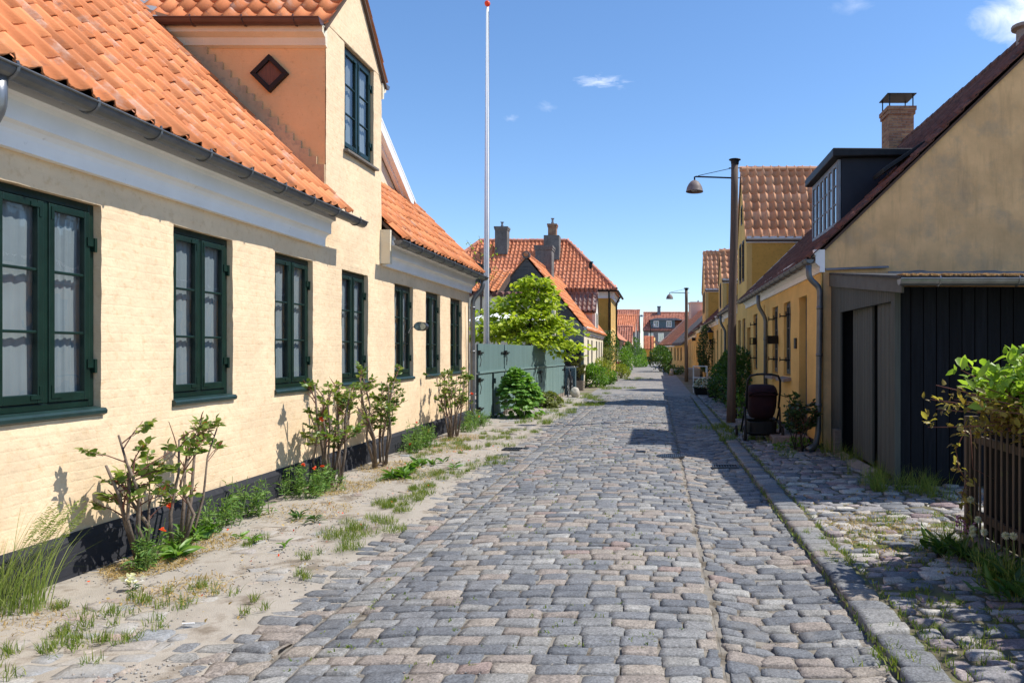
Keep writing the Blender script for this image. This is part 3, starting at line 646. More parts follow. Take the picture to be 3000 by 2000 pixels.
def row_house(name, label, s, dw, y0, y1, eave, k, dr, wall, tile, group, wins=(), doors=(), gut=True, ends=(True, True), endmat=None, roofkeep=None, tw=.235, th=.335, over=.2,
              plinth=.12, frame='ltframe', wallkeep=None, extra=(), cell=.3, yroof=None, verge=(.1, .1), tiled=True, cornice=True, cols=6, wob=.02, gutgap=(), sash=2, wdepth=.07, cgap=()):
    root = thing(name, (s*dw, (y0+y1)/2 if s else 0, 0), label, 'house', group)
    X = lambda d: s*d
    holes = [(yc-w/2, yc+w/2, zb-.03, zb+h) for (yc, zb, w, h) in wins] + [(yc-w/2, yc+w/2, 0.02, h) for (yc, w, h, m) in doors]
    wall_grid('wall', lambda u, z, d: (X(dw+d), u, z), y0, y1, 0, eave+.05, holes, M[wall], root, cell=cell, depth=.16, amp=.01, keep=wallkeep, extra=extra)
    for (yc, zb, w, h) in wins:
        window(root, (X(dw+wdepth), yc, zb), 90 if s < 0 else -90, w, h, frame, rows=3, sash=sash, glass='glassfar', near=False, curtain=((0, .3), (.72, 1)))
    for (yc, w, h, m) in doors:
        d = MB().box(X(dw+.13), X(dw+.17), yc-w/2+.002, yc+w/2-.002, .02, h-.002); d = d.build('door', M[m], root, bevel=.005)
        b = MB()
        for q in (-.25, .25):
            for z in (.25, 1.15): b.box(X(dw+.118), X(dw+.131), yc+q*w-w*.16, yc+q*w+w*.16, z, z+.7)
        b.build('door_panel', M[m], d); MB().bar((X(dw+.09), yc-w*.38, 1.02), (X(dw+.125), yc-w*.38, 1.02), .02, .06).build('handle', M['chrome'], d)
    rz = eave + k*(dr-dw)
    em = M[endmat or wall]; back = 2*dr-dw
    for y, f, n in ((y0, ends[0], 1), (y1, ends[1], -1)):
        if f: MB().prism([(X(dw+.02), y, 0), (X(dw+.02), y, eave+.02), (X(dr), y, rz-.02), (X(back), y, eave+.02), (X(back), y, 0)], (0, n*.15, 0)).build('gable', em, root)
    MB().box(X(back-.02), X(back+.1), y0, y1, 0, eave).build('rear_wall', M[wall], root)
    ra, rb = (y0-verge[0], y1+verge[1]) if yroof is None else yroof
    ds = dw-over; zs = eave-over*k+.09; Ls = math.hypot(dr-ds, k*(dr-ds)); c = 1/math.hypot(1, k)
    if tiled: roof_tiles('roof', (X(ds), ra, zs), (0, 1, 0), (s*c, 0, k*c), rb-ra, Ls, M[tile], root, tw, th, roofkeep, cols=cols, wob=wob)
    if roofkeep is None and tiled:
        MB().prism([(X(ds+.03), ra+.03, zs-.035), (X(ds+.03), rb-.03, zs-.035), (X(dr), rb-.03, rz+.055), (X(dr), ra+.03, rz+.055)], (0, 0, -.05)).build('roof_deck', M['deck'], root)
    MB().prism([(X(back+over), ra+.03, zs-.035), (X(back+over), rb-.03, zs-.035), (X(dr), rb-.03, rz+.055), (X(dr), ra+.03, rz+.055)], (0, 0, -.05)).build('rear_roof', M[tile], root)
    if tiled: ridge_caps('ridge', (X(dr), ra, rz+.12), (X(dr), rb, rz+.12), .10, M[tile], root)
    def runs(gaps):
        out = []; a = ra
        for g in sorted(gaps): out.append((a, g[0])); a = g[1]
        return out + [(a, rb)]
    if cornice:
        m = MB(); pr = [(-.03, -.30), (.05, -.30), (.05, -.21), (.075, -.19), (.12, -.15), (.12, -.03), (.14, -.02), (.14, .06), (-.03, .06)]
        for a, b in runs(cgap): m.prism([(X(dw-o), a+.06, eave+z-.02) for o, z in pr], (0, b-a-.12, 0))
        m.build('cornice', M['white'], root)
    if gut:
        for a, b in runs(gutgap): gutter(root, (X(ds-.02), a, zs-.02), (X(ds-.02), b, zs-.02), (-s, 0, 0), .065, 'zinc', .6, brackets=(y0 < 45))
    if plinth: MB().box(X(dw-.02), X(dw+.03), y0, y1, 0, plinth).build('plinth', M['plinth'], root)
    return root

# ------------------------------------------------------------------ the cream house on the left
XA = -4.09
A = thing('cream_house', (XA, 8, 0), 'cream limewashed house with orange roof, dark green windows and a tall gabled dormer', 'house')
WY = [5.09, 6.805, 8.49, 10.197, 12.165, 13.74, 15.32]
WZ, WH = 1.20, 1.475
holesA = [(y-.445, y+.445, 1.142, 2.675) for y in WY] + [(9.845, 10.855, 4.215, 5.65)]
def keepA(u, z): return z < 3.28 or (9.27 < u < 11.14 and z < 5.66)
wall_grid('wall', lambda u, z, d: (XA-d, u, z), -1.0, 16.35, .0, 5.66, holesA, M['cream'], A, cell=.085, depth=.15, amp=.008, keep=keepA, extra=(('z', 3.28), ('u', 9.27), ('u', 11.14)))
ya, yb, ze, za = 9.27, 11.14, 5.66, 6.67; ym = (ya+yb)/2
MB().prism([(XA+.004, ya, ze), (XA+.004, yb, ze), (XA+.004, ym, za)], (-.14, 0, 0)).build('dormer_gable', M['cream'], A)
MB().prism([(XA, 16.35, 0), (XA, 16.35, 3.25), (-7.5, 16.35, 6.9), (-10.9, 16.35, 3.4), (-10.9, 16.35, 0)], (0, -.16, 0)).build('gable', M['cream'], A)
MB().prism([(XA, -1, 0), (XA, -1, 3.25), (-7.5, -1, 6.9), (-10.9, -1, 3.4), (-10.9, -1, 0)], (0, .16, 0)).build('gable', M['cream'], A)
MB().box(-11.0, -10.85, -1, 16.3, 0, 3.45).build('rear_wall', M['cream'], A)
# tarred plinth with a chamfered top and a black patch painted for the vent hole's shade
m = MB(); pr = [(0, 0), (.045, 0), (.042, .29), (.012, .335), (0, .335)]
m.prism([(XA-.04+o+(.04 if o else 0), -1, z) for o, z in pr], (0, 17.36, 0)); pl = m.build('plinth', M['plinth'], A)
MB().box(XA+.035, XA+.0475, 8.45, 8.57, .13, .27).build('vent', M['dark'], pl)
# cornices (two runs either side of the dormer front)
prof = [(-.04, 2.875), (.055, 2.875), (.058, 2.955), (.066, 2.985), (.09, 3.015), (.128, 3.03), (.13, 3.15), (.145, 3.175), (.185, 3.185), (.185, 3.255), (-.04, 3.255)]
for a, b in ((-1, 9.13), (11.17, 16.36)):
    MB().prism([(XA+o, a, z) for o, z in prof], (0, b-a, 0)).build('cornice', M['white'], A)
MB().box(XA-.02, XA+.15, 11.08, 11.165, 2.9, 3.40).build('cornice_end', M['cream2'], A)
# main roof
EX, EZ = -3.80, 3.30
def dorm_end(Y): tt = .935-np.abs(Y-ym); return -(4.09 + (5.66+np.maximum(tt, 0)*1.08) - 3.6)
def keepR(C): inside = (C[:, 1] > ya-.06) & (C[:, 1] < yb+.06); return ~(inside & (C[:, 0] > dorm_end(C[:, 1])+.05))
q2 = 1/math.sqrt(2)
MB().box(-3.97, -3.90, -1, 9.2, 3.24, 3.36).build('eave_board', M['white'], A); MB().box(-3.97, -3.90, 11.2, 16.4, 3.24, 3.36).build('eave_board', M['white'], A)
roof_tiles('roof', (EX, -1.1, EZ), (0, 1, 0), (-q2, 0, q2), 17.55, 5.2, M['tileA'], A, .205, .31, keepR, amp=.022, jit=.005, cols=8, wob=.04)
for a, b, x in ((-1.05, ya-.02, EX-.02), (ya, yb, -4.5), (yb+.02, 16.4, EX-.02)):
    zz = 3.6+(-4.09-x)-.045; MB().prism([(x, a, zz), (x, b, zz), (-7.5, b, 6.965), (-7.5, a, 6.965)], (0, 0, -.06)).build('roof_deck', M['deck'], A)
MB().prism([(-11.3, -1.05, 3.2), (-11.3, 16.4, 3.2), (-7.5, 16.4, 6.965), (-7.5, -1.05, 6.965)], (0, 0, -.06)).build('rear_roof', M['tileA'], A)
ridge_caps('ridge', (-7.52, -1, 7.06), (-7.52, 16.45, 7.06), .11, M['tileA'], A)
MB().bar((-6.0, 9.16, 5.60), (-7.2, 10.2, 6.75), .34, .03, (.5, -.5, .7)).build('valley_lead', M['lead'], A)
# dormer: cheeks, stepped mortar fillet, cornice, roof, gutters
rdA = lambda z: 4.09 + (z-3.6)
for y, n in ((ya, 1), (yb, -1)):
    MB().prism([(XA-.010, y+n*.003, 3.3), (XA-.010, y+n*.003, ze), (-rdA(ze)-.1, y+n*.003, ze)], (0, n*.14, 0)).build('dormer_cheek', M['creambounce' if n > 0 else 'cream'], A)  # camera-facing cheek carries the orange bounce in its colour
    MB().prism([(XA+.02, y, 5.34), (XA+.02, y, 5.58), (XA+.02, y-n*.14, 5.58), (XA+.02, y-n*.14, 5.49), (XA+.02, y-n*.06, 5.45), (XA+.02, y-n*.05, 5.36)], (-2.0, 0, 0)).build('dormer_cornice', M['cream2'], A)
st = [(XA+.001, ya, 3.5)]; N_ = 20; dx = .0965
for i in range(N_):
    x = XA-.015-dx*i; z = 3.6+(-4.09-x)+.29; st += [(x+.012, ya, z), (x-dx+.012, ya, z)]
st += [(XA-dx*N_-.3, ya, 3.6+dx*N_+.3), (XA-dx*N_-.3, ya, 3.6+dx*N_+.1)]
MB().prism(st, (0, -.035, 0)).build('stepped_fillet', M['fillet'], A)
half = .935; sl_ = math.hypot(half, za-ze); c_, s_ = half/sl_, (za-ze)/sl_
for y, n in ((ya, 1), (yb, -1)):
    P0 = (XA+.07, y-n*.14*c_, ze-.14*s_+.06)
    roof_tiles('dormer_roof', P0, (-1, 0, 0), (0, n*c_, s_), 3.5, sl_+.14, M['tileA'], A, .22, .31, lambda C: -C[:, 0] < rdA(C[:, 2])+.1, amp=.034, jit=.006, cols=9)
    MB().prism([(XA+.05, y-n*.14*c_, ze-.14*s_), (-6.2, y-n*.14*c_, ze-.14*s_), (-7.2, ym, za), (XA+.05, ym, za)], (0, 0, -.04)).build('dormer_deck', M['deck'], A)
    gutter(A, (XA+.03, y-n*.19, 5.615), (-6.15, y-n*.19, 5.615), (0, -n, 0), .072, 'zincbrown' if n > 0 else 'zinc', .62)
ridge_caps('dormer_ridge', (XA+.1, ym, za+.07), (-7.3, ym, za+.07), .09, M['tileA'], A)
# diamond shutter in the cheek
cx, cz, r_ = -4.77, 5.02, .235
dm = MB()
for i in range(4):
    a, b = (R(90*i), R(90*i+90)); p = lambda t, q: (cx+math.cos(t)*q, ya, cz+math.sin(t)*q)
    dm.prism([p(a, r_), p(b, r_), p(b, r_-.075), p(a, r_-.075)], (0, -.05, 0))
dm = dm.build('diamond_opening', M['brownframe'], A, bevel=.004)
MB().prism([(cx+math.cos(R(90*i))*(r_-.07), ya-.006, cz+math.sin(R(90*i))*(r_-.07)) for i in range(4)], (0, -.012, 0)).build('shutter', M['diamond'], dm)
# gutters and pipes
gutter(A, (-3.775, -1, 3.255), (-3.775, 9.62, 3.255), (1, 0, 0), .070, 'zinc', .63)
gutter(A, (-3.775, 10.95, 3.225), (-3.775, 16.5, 3.225), (1, 0, 0), .070, 'zinc', .63)
downpipe(A, [(-3.80, 16.36, 3.18), (-3.80, 16.36, 2.98), (-4.00, 16.30, 2.72), (-4.00, 16.30, .34), (-3.90, 16.26, .12), (-3.78, 16.22, .04)], .05, 'zinc', (2.55, 1.6))
downpipe(A, [(-3.80, 4.33, 3.22), (-3.80, 4.33, 2.98), (-4.04, 4.33, 2.75), (-4.04, 4.33, .3)], .045, 'zincnew')
downpipe(A, [(-4.065, 16.02, 2.6), (-4.065, 16.02, .3)], .012, 'cream2')
cur = [((-.1, .62), (.66, 1.1)), ((-.1, .50), (.55, 1.1)), ((-.1, .55), (.58, 1.1)), ((-.1, .48), (.50, 1.1)), ((-.1, .52), (.57, 1.1)), ((-.1, .56), (.58, 1.1)), ((-.1, .48), (.52, 1.1))]
for i, y in enumerate(WY):
    window(A, (-4.15, y, WZ), 90, .885, WH, 'green', 3, 2, 'glass', 'greenlt', cur[i], True)
w = window(A, (-4.14, 10.35, 4.265), 90, 1.0, 1.385, 'green', 3, 2, 'glass', None, ((0, .48), (.55, 1)), True)
MB().box(-4.20, -4.03, 9.80, 10.90, 4.215, 4.25).build('dormer_sill', M['greywood'], A, bevel=.006)
# rear white-boarded gable behind the far roof slope
m = MB()
for o, t_, x in ((0, .17, -5.16), (-.20, .13, -5.24)): m.bar((x, 12.85, 6.42+o*.5), (x, 15.75, 4.70+o*.4), .07 if o else .11, t_)
MB().prism([(-5.10, 12.6, 6.66), (-5.10, 15.9, 4.72), (-6.4, 15.9, 4.76), (-6.9, 12.6, 6.7)], (0, 0, .05)).build('rear_gable_roof', M['whitepaint'], A)
m.build('rear_bargeboard', M['whitepaint'], A)
MB().prism([(-5.30, 12.6, 4.7), (-5.30, 15.55, 4.7), (-5.30, 12.6, 6.4)], (-.1, 0, 0)).build('rear_gable_wall', M['cream2'], A)

# ------------------------------------------------------------------ houses along the right
GR = 'houses along the cobbled street'
KR, D0R, Z0R = .967, 2.45, 3.0
R1wins = [(15.34, 1.14, .80, 1.47), (16.9, 1.14, .80, 1.47), (20.3, 1.14, .8, 1.47), (23.0, 1.14, .75, 1.47), (24.25, 1.14, .75, 1.47), (26.2, 1.14, .8, 1.47), (28.2, 1.14, .8, 1.47)]
foot = lambda C: ((C[:, 1] > 13.22) & (C[:, 1] < 15.53) & (C[:, 0] > 3.2) & (C[:, 2] < 5.12)) | ((C[:, 1] > 22.2) & (C[:, 1] < 24.75) & (C[:, 2] < 5.1+np.maximum(0, 1.2-np.abs(C[:, 1]-23.45))*1.9) & (C[:, 0] > 2.5))
R1 = row_house('ochre_house', 'ochre house with weathered bare gable, brown roof and black box dormer', 1, 2.65, 12.06, 29.5, 3.19, KR, 7.0, 'ochre', 'tileD', GR, R1wins,
   ((13.68, .74, 2.6, 'greyframe'), (21.75, .8, 2.3, 'greyframe')), ends=(True, False), endmat='gable', roofkeep=lambda C: ~foot(C), cell=.15, frame='greyframe', gutgap=((22.2, 24.75),), cgap=((22.2, 24.75),), verge=(.13, 0), wob=.03, over=.2)
for a, b, x in ((12.0, 22.2, 2.5), (22.2, 24.75, 4.0), (24.75, 29.5, 2.5)):
    zz = Z0R+.04+KR*(x-2.45)+.0; MB().prism([(x, a, zz), (x, b, zz), (7.0, b, 7.43), (7.0, a, 7.43)], (0, 0, -.05)).build('roof_deck', M['deck'], R1)
kvist(R1, 1, 2.65, 22.22, 24.7, 3.1, 5.0, 7.25, 2.45, 3.0, KR, 'ochre', 'ochre2', 'tileC', 'greyframe', ((23.05, 3.75, .48, 1.25, 'brownframe'), (23.85, 3.75, .48, 1.25, 'brownframe'), (23.46, 5.55, .35, .6, 'brownframe')), tw=.245, th=.34, amp=.04, cols=9)
MB().prism([(2.70, 22.215, 3.2), (2.70, 22.215, 3.42), (4.75, 22.215, 5.42), (4.75, 22.215, 5.2)], (0, -.02, 0)).build('verge_flashing', M['white'], R1)
# black box dormer with a long casement
for y in (13.28, 15.40): MB().prism([(3.26, y, 3.72), (3.26, y, 5.02), (4.62, y, 5.04)], (0, .08, 0)).build('box_dormer_cheek', M['boxcheek'], R1)
MB().prism([(3.08, 13.14, 5.015), (3.08, 13.14, 5.17), (4.75, 13.14, 5.16), (4.75, 13.14, 5.04)], (0, 2.5, 0)).build('box_dormer_roof', M['iron'], R1, bevel=.02)
MB().prism([(3.19, 13.30, 3.66), (3.19, 13.30, 3.80), (3.34, 13.30, 3.95), (3.34, 13.30, 3.66)], (0, 2.16, 0)).build('box_dormer_sill', M['lead'], R1)
window(R1, (3.20, 14.38, 3.80), -90, 2.2, 1.20, 'ltframe', 3, 6, 'glasssky', None, None, False, True, fw=.045)
MB().box(3.60, 3.64, 13.4, 15.4, 3.9, 4.95).build('box_dormer_blind', M['curtwhite'], R1)
sk_ = MB().prism([(3.73, 12.32, 4.54), (4.52, 12.32, 5.08), (4.50, 12.32, 5.14), (3.71, 12.32, 4.61)], (0, .62, 0)).build('skylight', M['iron'], R1, bevel=.01)
MB().tube([(3.80, 12.4, 4.56), (3.90, 12.4, 4.42)], .01, 6).build('stay', M['iron'], sk_)
chimney(R1, 6.55, 7.25, 21.2, 21.9, 6.7, 8.52, 'yellowbrick', cap=.34)
MB().lathe([(.16, 7.2), (.15, 7.75), (.24, 7.78), (.24, 7.84), (.01, 7.86)], (7.05, 14.4, 0), 14).build('chimney_pot', M['step'], R1)
downpipe(R1, [(2.42, 11.98, 2.98), (2.42, 11.98, 2.78), (2.60, 11.99, 2.62), (2.56, 11.93, .30), (2.50, 11.86, .12), (2.36, 11.80, .06)], .047, 'zinc', (2.3, 1.55, .75))
downpipe(R1, [(2.42, 17.95, 2.95), (2.42, 17.95, 2.7), (2.59, 17.95, 2.4), (2.59, 17.95, .1)], .047, 'zinc', (1.9,))
downpipe(R1, [(2.42, 28.6, 2.95), (2.42, 28.6, 2.7), (2.59, 28.6, 2.4), (2.59, 28.6, .1)], .047, 'zinc')
downpipe(R1, [(2.635, 18.5, 2.75), (2.635, 18.5, .2)], .012, 'ochre3')
m = MB().box(2.655, 2.63, 12.06, 12.5, .13, 2.95).tube([(2.63, 12.1, .1), (2.63, 12.1, .8)], .016, 8).lathe([(.045, -.03), (.05, .0), (.04, .03)], (2.62, 12.1, .82), 12, 'x', True); m.build('corner_pilaster', M['ochre'], R1)
m = MB()
for yc, _, w_, h_ in [(a[0], a[1], a[2], a[3]) for a in R1wins[:3]]:
    for sy in (-1, 1):
        for z in (1.42, 2.33): m.box(2.56, 2.72, yc+sy*(w_/2-.03)-.012, yc+sy*(w_/2-.03)+.012, z, z+.025); m.box(2.56, 2.578, yc+sy*(w_/2-.03)-.012, yc+sy*(w_/2-.03)+.012, z-.02, z+.07)
m.build('window_hook', M['iron'], R1)
for yc in (15.34, 16.9): MB().prism([(2.50, yc-.5, 1.06), (2.72, yc-.5, 1.10), (2.72, yc-.5, 1.04), (2.50, yc-.5, 1.0)], (0, 1.0, 0)).build('brick_sill', M['step'], R1)
# step, wall plate
tag(MB().box(1.98, 2.60, 12.85, 14.15, 0, .15).build('door_step', M['step'], None, bevel=.015), 'low pink granite step lying at the foot of the ochre house door', 'step')
MB().box(2.62, 2.645, 14.22, 14.40, 1.66, 1.86).build('wall_plate', M['iron'], R1)

R2 = row_house('ochre_cottage', 'ochre cottage with a narrow front dormer and the climbing shrub on its wall', 1, 2.65, 29.5, 40.6, 3.10, KR, 6.9, 'ochre3', 'tileD', GR, [(y, 1.05, .7, 1.5) for y in (31.0, 33.0, 36.2, 38.4)],
   ((34.6, .8, 2.2, 'brownframe'),), ends=(False, False), roofkeep=lambda C: ~((C[:, 1] > 30.3) & (C[:, 1] < 32.4) & (C[:, 2] < 5.2) & (C[:, 0] > 2.5)), gutgap=((30.3, 32.4),), cgap=((30.3, 32.4),), cell=.5, frame='brownframe')
MB().prism([(3.6, 29.5, 4.1), (3.6, 40.6, 4.1), (6.9, 40.6, 7.2), (6.9, 29.5, 7.2)], (0, 0, -.05)).build('roof_deck', M['deck'], R2)
kvist(R2, 1, 2.65, 30.35, 32.3, 3.1, 4.55, 5.75, 2.45, 2.95, KR, 'ochre3', 'ochre2', 'tileC', 'brownframe', ((31.3, 3.4, .6, 1.05, 'brownframe'),), amp=.04)
R3 = row_house('ochre_row_house', 'ochre house whose tall dormer carries a pale pink tiled roof, beyond the climbing shrub', 1, 2.65, 40.6, 50.5, 3.12, KR, 6.6, 'ochre', 'tileD', GR, [(y, 1.05, .7, 1.5) for y in (42.0, 43.2, 46, 48.5)],
   (), ends=(False, True), roofkeep=lambda C: ~((C[:, 1] > 41.0) & (C[:, 1] < 44.0) & (C[:, 2] < 6.2) & (C[:, 0] > 2.5)), gutgap=((41.0, 44.0),), cgap=((41.0, 44.0),), cell=.6, frame='brownframe')
kvist(R3, 1, 2.65, 41.1, 43.9, 3.1, 5.05, 7.1, 2.45, 2.95, KR, 'ochre3', 'ochre2', 'tileC', 'brownframe', ((41.95, 3.75, .5, 1.2, 'brownframe'), (43.0, 3.75, .5, 1.2, 'brownframe')), amp=.045)
chimney(R3, 5.7, 6.9, 53.2, 54.2, 3, 6.7, 'pinkwall')
R5 = row_house('yellow_thatched_house', 'bright yellow low house with a dark brown roof behind the second lamp post', 1, 2.62, 50.5, 66.5, 2.9, .9, 6.4, 'ochre3', 'tileD', GR, [(y, 1.0, .7, 1.4) for y in (53, 55.2, 59.5, 63)], (), gut=False, cell=1.0, frame='brownframe', cols=5)
MB().bar((2.63, 51.0, 2.45), (2.36, 51.0, 2.45), .01, .22).build('wall_sign', M['iron'], R5)
R4 = row_house('red_roofed_house', 'yellow house with half grey thatch and half bright red tiles where the street bends', 1, 2.46, 67.7, 82.2, 2.42, .92, 6.0, 'ochre3', 'tileB', GR, [(y, .75, .8, 1.25) for y in (69.6, 71.4, 73.2, 75.5, 77.8)], (), gut=False, cell=1.0, yroof=(73.2, 82.4), frame='brownframe', cols=5)
MB().prism([(2.16, 67.4, 2.14), (2.16, 73.3, 2.14), (6.0, 73.3, 5.68), (6.0, 67.4, 5.68)], (0, 0, .26)).build('thatch', M['thatch'], R4, bevel=.08)
MB().prism([(2.2, 82.42, 2.1), (2.2, 82.42, 2.55), (6.0, 82.42, 6.1), (6.0, 82.42, 5.6)], (0, .25, 0)).build('verge', M['pinkwall'], R4)
chimney(R4, 5.2, 7.0, 79.5, 81, 4.5, 6.9, 'pinkwall', pot=.2)
R4.location = (2.46, 67.7, 0)
for ch in R4.children: ch.location.y += (67.7+82.2)/2 - 67.7
R4.rotation_euler = (0, 0, R(7.6))

# ------------------------------------------------------------------ houses along the left
L1 = row_house('white_gabled_house', 'whitewashed house with dark grey brick gable and stout chimney behind the chartreuse tree', -1, 3.17, 32.5, 44.0, 2.65, 1.217, 5.66, 'cream2', 'tileA', GR,
   [(y, .8, .75, 1.35) for y in (34.6, 36.6, 39.5, 41.2, 42.8)], (), gut=False, endmat='greybrick', roofkeep=lambda C: ~((C[:, 1] > 38.5) & (C[:, 1] < 40.5) & (C[:, 2] < 4.4) & (C[:, 0] < -3.2)), cell=.5, frame='greyframe', over=.18)
MB().prism([(-3.6, 32.6, 3.15), (-3.6, 44.0, 3.15), (-5.66, 44.0, 5.68), (-5.66, 32.6, 5.68)], (0, 0, -.05)).build('roof_deck', M['deck'], L1)
MB().lathe([(.17, -.08), (.17, .12)], (-5.66, 32.5, 5.78), 12, 'y', True).build('gable_knob', M['greybrick'], L1)
MB().prism([(-3.16, 32.44, 0), (-3.16, 32.44, 2.62), (-3.45, 32.44, 2.95), (-5.2, 32.44, 2.95), (-5.2, 32.44, 0)], (0, .05, 0)).build('rendered_gable_foot', M['mottled'], L1)
kvist(L1, -1, 3.17, 38.6, 40.35, 2.5, 3.72, 4.6, 2.99, 2.43, 1.217, 'white_wall', 'pinkwall', 'tileF', 'greyframe', ((39.5, 2.75, .55, .85, 'greyframe'),), cornice=None, amp=.045, cols=8)
chimney(L1, -6.1, -5.28, 37.6, 38.5, 4.6, 6.92, 'chimneygrey')
AN = thing('garden_annex', (-6, 29.5, 0), 'cream rear annex wall capped with wavy tiles behind the white parasols', 'annex', GR)
MB().box(-9.5, -3.95, 29.0, 29.25, 0, 3.8).build('wall', M['cream2'], AN)
m = MB()
for i in range(23): m.tube([(-9.4+i*.24, 28.9, 3.80), (-9.4+i*.24, 29.4, 3.86)], .105, 8)
m.build('coping', M['tileD'], AN)
roof_tiles('roof', (-9.5, 28.95, 3.92), (1, 0, 0), (0, .93, .37), 3.35, 2.9, M['tileA'], AN, .235, .3, cols=6)
MB().prism([(-9.5, 29.3, 3.9), (-6.2, 29.3, 3.9), (-6.2, 31.7, 4.9), (-9.5, 31.7, 4.9)], (0, 0, -.3)).build('roof_deck', M['deck'], AN)
MB().prism([(-9.0, 30.0, 4.2), (-9.0, 30.0, 5.9), (-6.9, 30.0, 5.05), (-6.9, 30.0, 4.2)], (0, 1.2, 0)).build('roof_box', M['fencedark'], AN)
# big hipped yellow house
L3 = thing('yellow_hipped_house', (-2.9, 50, 0), 'tall yellow house with a large hipped red tile roof and two chimneys', 'house', GR)
x1, xl, y0_, y1_, ev, rz, dd = -2.9, -15.0, 47.4, 53.3, 5.42, 8.98, 3.15
wall_grid('wall', lambda u, z, d: (x1-d, u, z), y0_, y1_+1.5, 0, ev, [(y-.24, y+.24, 3.15, 5.0) for y in (48.6, 49.8, 51.0, 52.6)] + [(y-.24, y+.24, .8, 2.4) for y in (48.6, 51.0, 52.6)], M['ochre3'], L3, cell=.6)
for y in (48.6, 49.8, 51.0, 52.6): window(L3, (x1-.07, y, 3.2), 90, .48, 1.8, 'whiteframe', 3, 1, 'glassfar', near=False)
MB().box(xl, x1-.01, y0_, y0_+.2, 0, ev).build('wall', M['ochre2'], L3)
MB().box(xl, x1-.2, y1_+1.4, y1_+1.5, 0, ev).build('wall', M['ochre2'], L3)
m = MB(); pr = [(.0, -.45), (.06, -.45), (.06, -.3), (.2, -.12), (.2, 0), (0, 0)]
m.prism([(xl, y0_-o, ev+z) for o, z in pr], (x1-xl+.2, 0, 0)); m.prism([(x1+o, y0_, ev+z) for o, z in pr], (0, y1_-y0_+1.4, 0)); m.build('cornice', M['white'], L3)
e0 = (x1+.32, y0_-.32); ym_ = y0_-.32+dd+.3; cl = dd+.3
slp = (rz-ev)/cl; L_ = math.hypot(cl, rz-ev); c3, s3 = cl/L_, (rz-ev)/L_
def hipk(C): t = C[:, 1]-(y0_-.32); return (C[:, 0] < e0[0]-t) & (C[:, 0] > xl-.3+t)
roof_tiles('roof', (xl-.3, y0_-.34, ev+.06), (1, 0, 0), (0, c3, s3), e0[0]-xl+.3, L_, M['tileB'], L3, .26, .34, hipk, amp=.045, cols=8)
def hipk2(C): t = e0[0]-C[:, 0]; return (C[:, 1] > y0_-.32+t) & (C[:, 1] < ym_*2-(y0_-.32)-t)
roof_tiles('roof', (e0[0], y0_-.34, ev+.06), (0, 1, 0), (-c3, 0, s3), 2*cl, L_, M['tileB'], L3, .26, .34, hipk2, amp=.045, cols=6)
yb_ = 2*ym_-(y0_-.32)
MB().add([(xl-.3, y0_-.3, ev), (e0[0]-.02, y0_-.3, ev), (e0[0]-.02, yb_, ev), (xl-.3, yb_, ev), (xl-.3+cl, ym_, rz-.03), (e0[0]-cl, ym_, rz-.03)], [(0, 1, 5, 4), (1, 2, 5), (2, 3, 4, 5), (3, 0, 4), (0, 3, 2, 1)]).build('roof_deck', M['tileE'], L3)
ridge_caps('hip_ridge', (e0[0], y0_-.32, ev+.1), (e0[0]-cl, ym_, rz+.1), .13, M['tileE'], L3, .4)
ridge_caps('hip_ridge', (xl-.3, y0_-.32, ev+.1), (xl-.3+cl, ym_, rz+.1), .13, M['tileE'], L3, .4)
ridge_caps('ridge', (xl-.3+cl, ym_, rz+.08), (e0[0]-cl, ym_, rz+.08), .13, M['tileE'], L3, .4)
gutter(L3, (xl, y0_-.42, ev+.02), (e0[0]+.08, y0_-.42, ev+.02), (0, -1, 0), .08, 'iron', brackets=False)
gutter(L3, (e0[0]+.08, y0_-.42, ev+.02), (e0[0]+.08, y1_+1.2, ev+.02), (1, 0, 0), .08, 'iron', brackets=False)
downpipe(L3, [(x1-.12, y0_-.40, ev-.02), (x1-.12, y0_-.1, ev-.5), (x1-.12, y0_-.1, .2)], .05, 'iron')
downpipe(L3, [(e0[0]+.05, y1_-1.5, ev-.02), (x1+.1, y1_-1.5, ev-.5), (x1+.1, y1_-1.5, .2)], .055, 'iron')
ch1 = chimney(L3, -10.65, -9.85, 49.3, 50.1, 8.0, 9.82, 'chimneygrey', pot=.35); chimney(L3, -7.15, -6.62, 49.2, 49.8, 8.6, 9.98, 'yellowbrick', pot=.4)
MB().box(-7.4, -6.4, 49.0, 49.9, 7.6, 9.2).build('chimney_base', M['chimneygrey'], L3)
m = MB().lathe([(.11, 6.2), (.11, 7.35), (.16, 7.36), (.16, 7.42), (.01, 7.43)], (-4.28, 48.6, 0), 10); m.build('roof_vent', M['iron'], L3)
MB().prism([(-9.3, 47.75, 6.05), (-7.75, 47.75, 6.05), (-7.75, 47.95, 6.28), (-9.3, 47.95, 6.28)], (0, -.05, .05)).build('snow_lead', M['zincnew'], L3)
MB().prism([(-8.1, 48.1, 6.5), (-7.5, 48.1, 6.5), (-7.5, 48.65, 7.2), (-8.1, 48.65, 7.2)], (0, -.08, .08)).build('roof_window', M['iron'], L3)
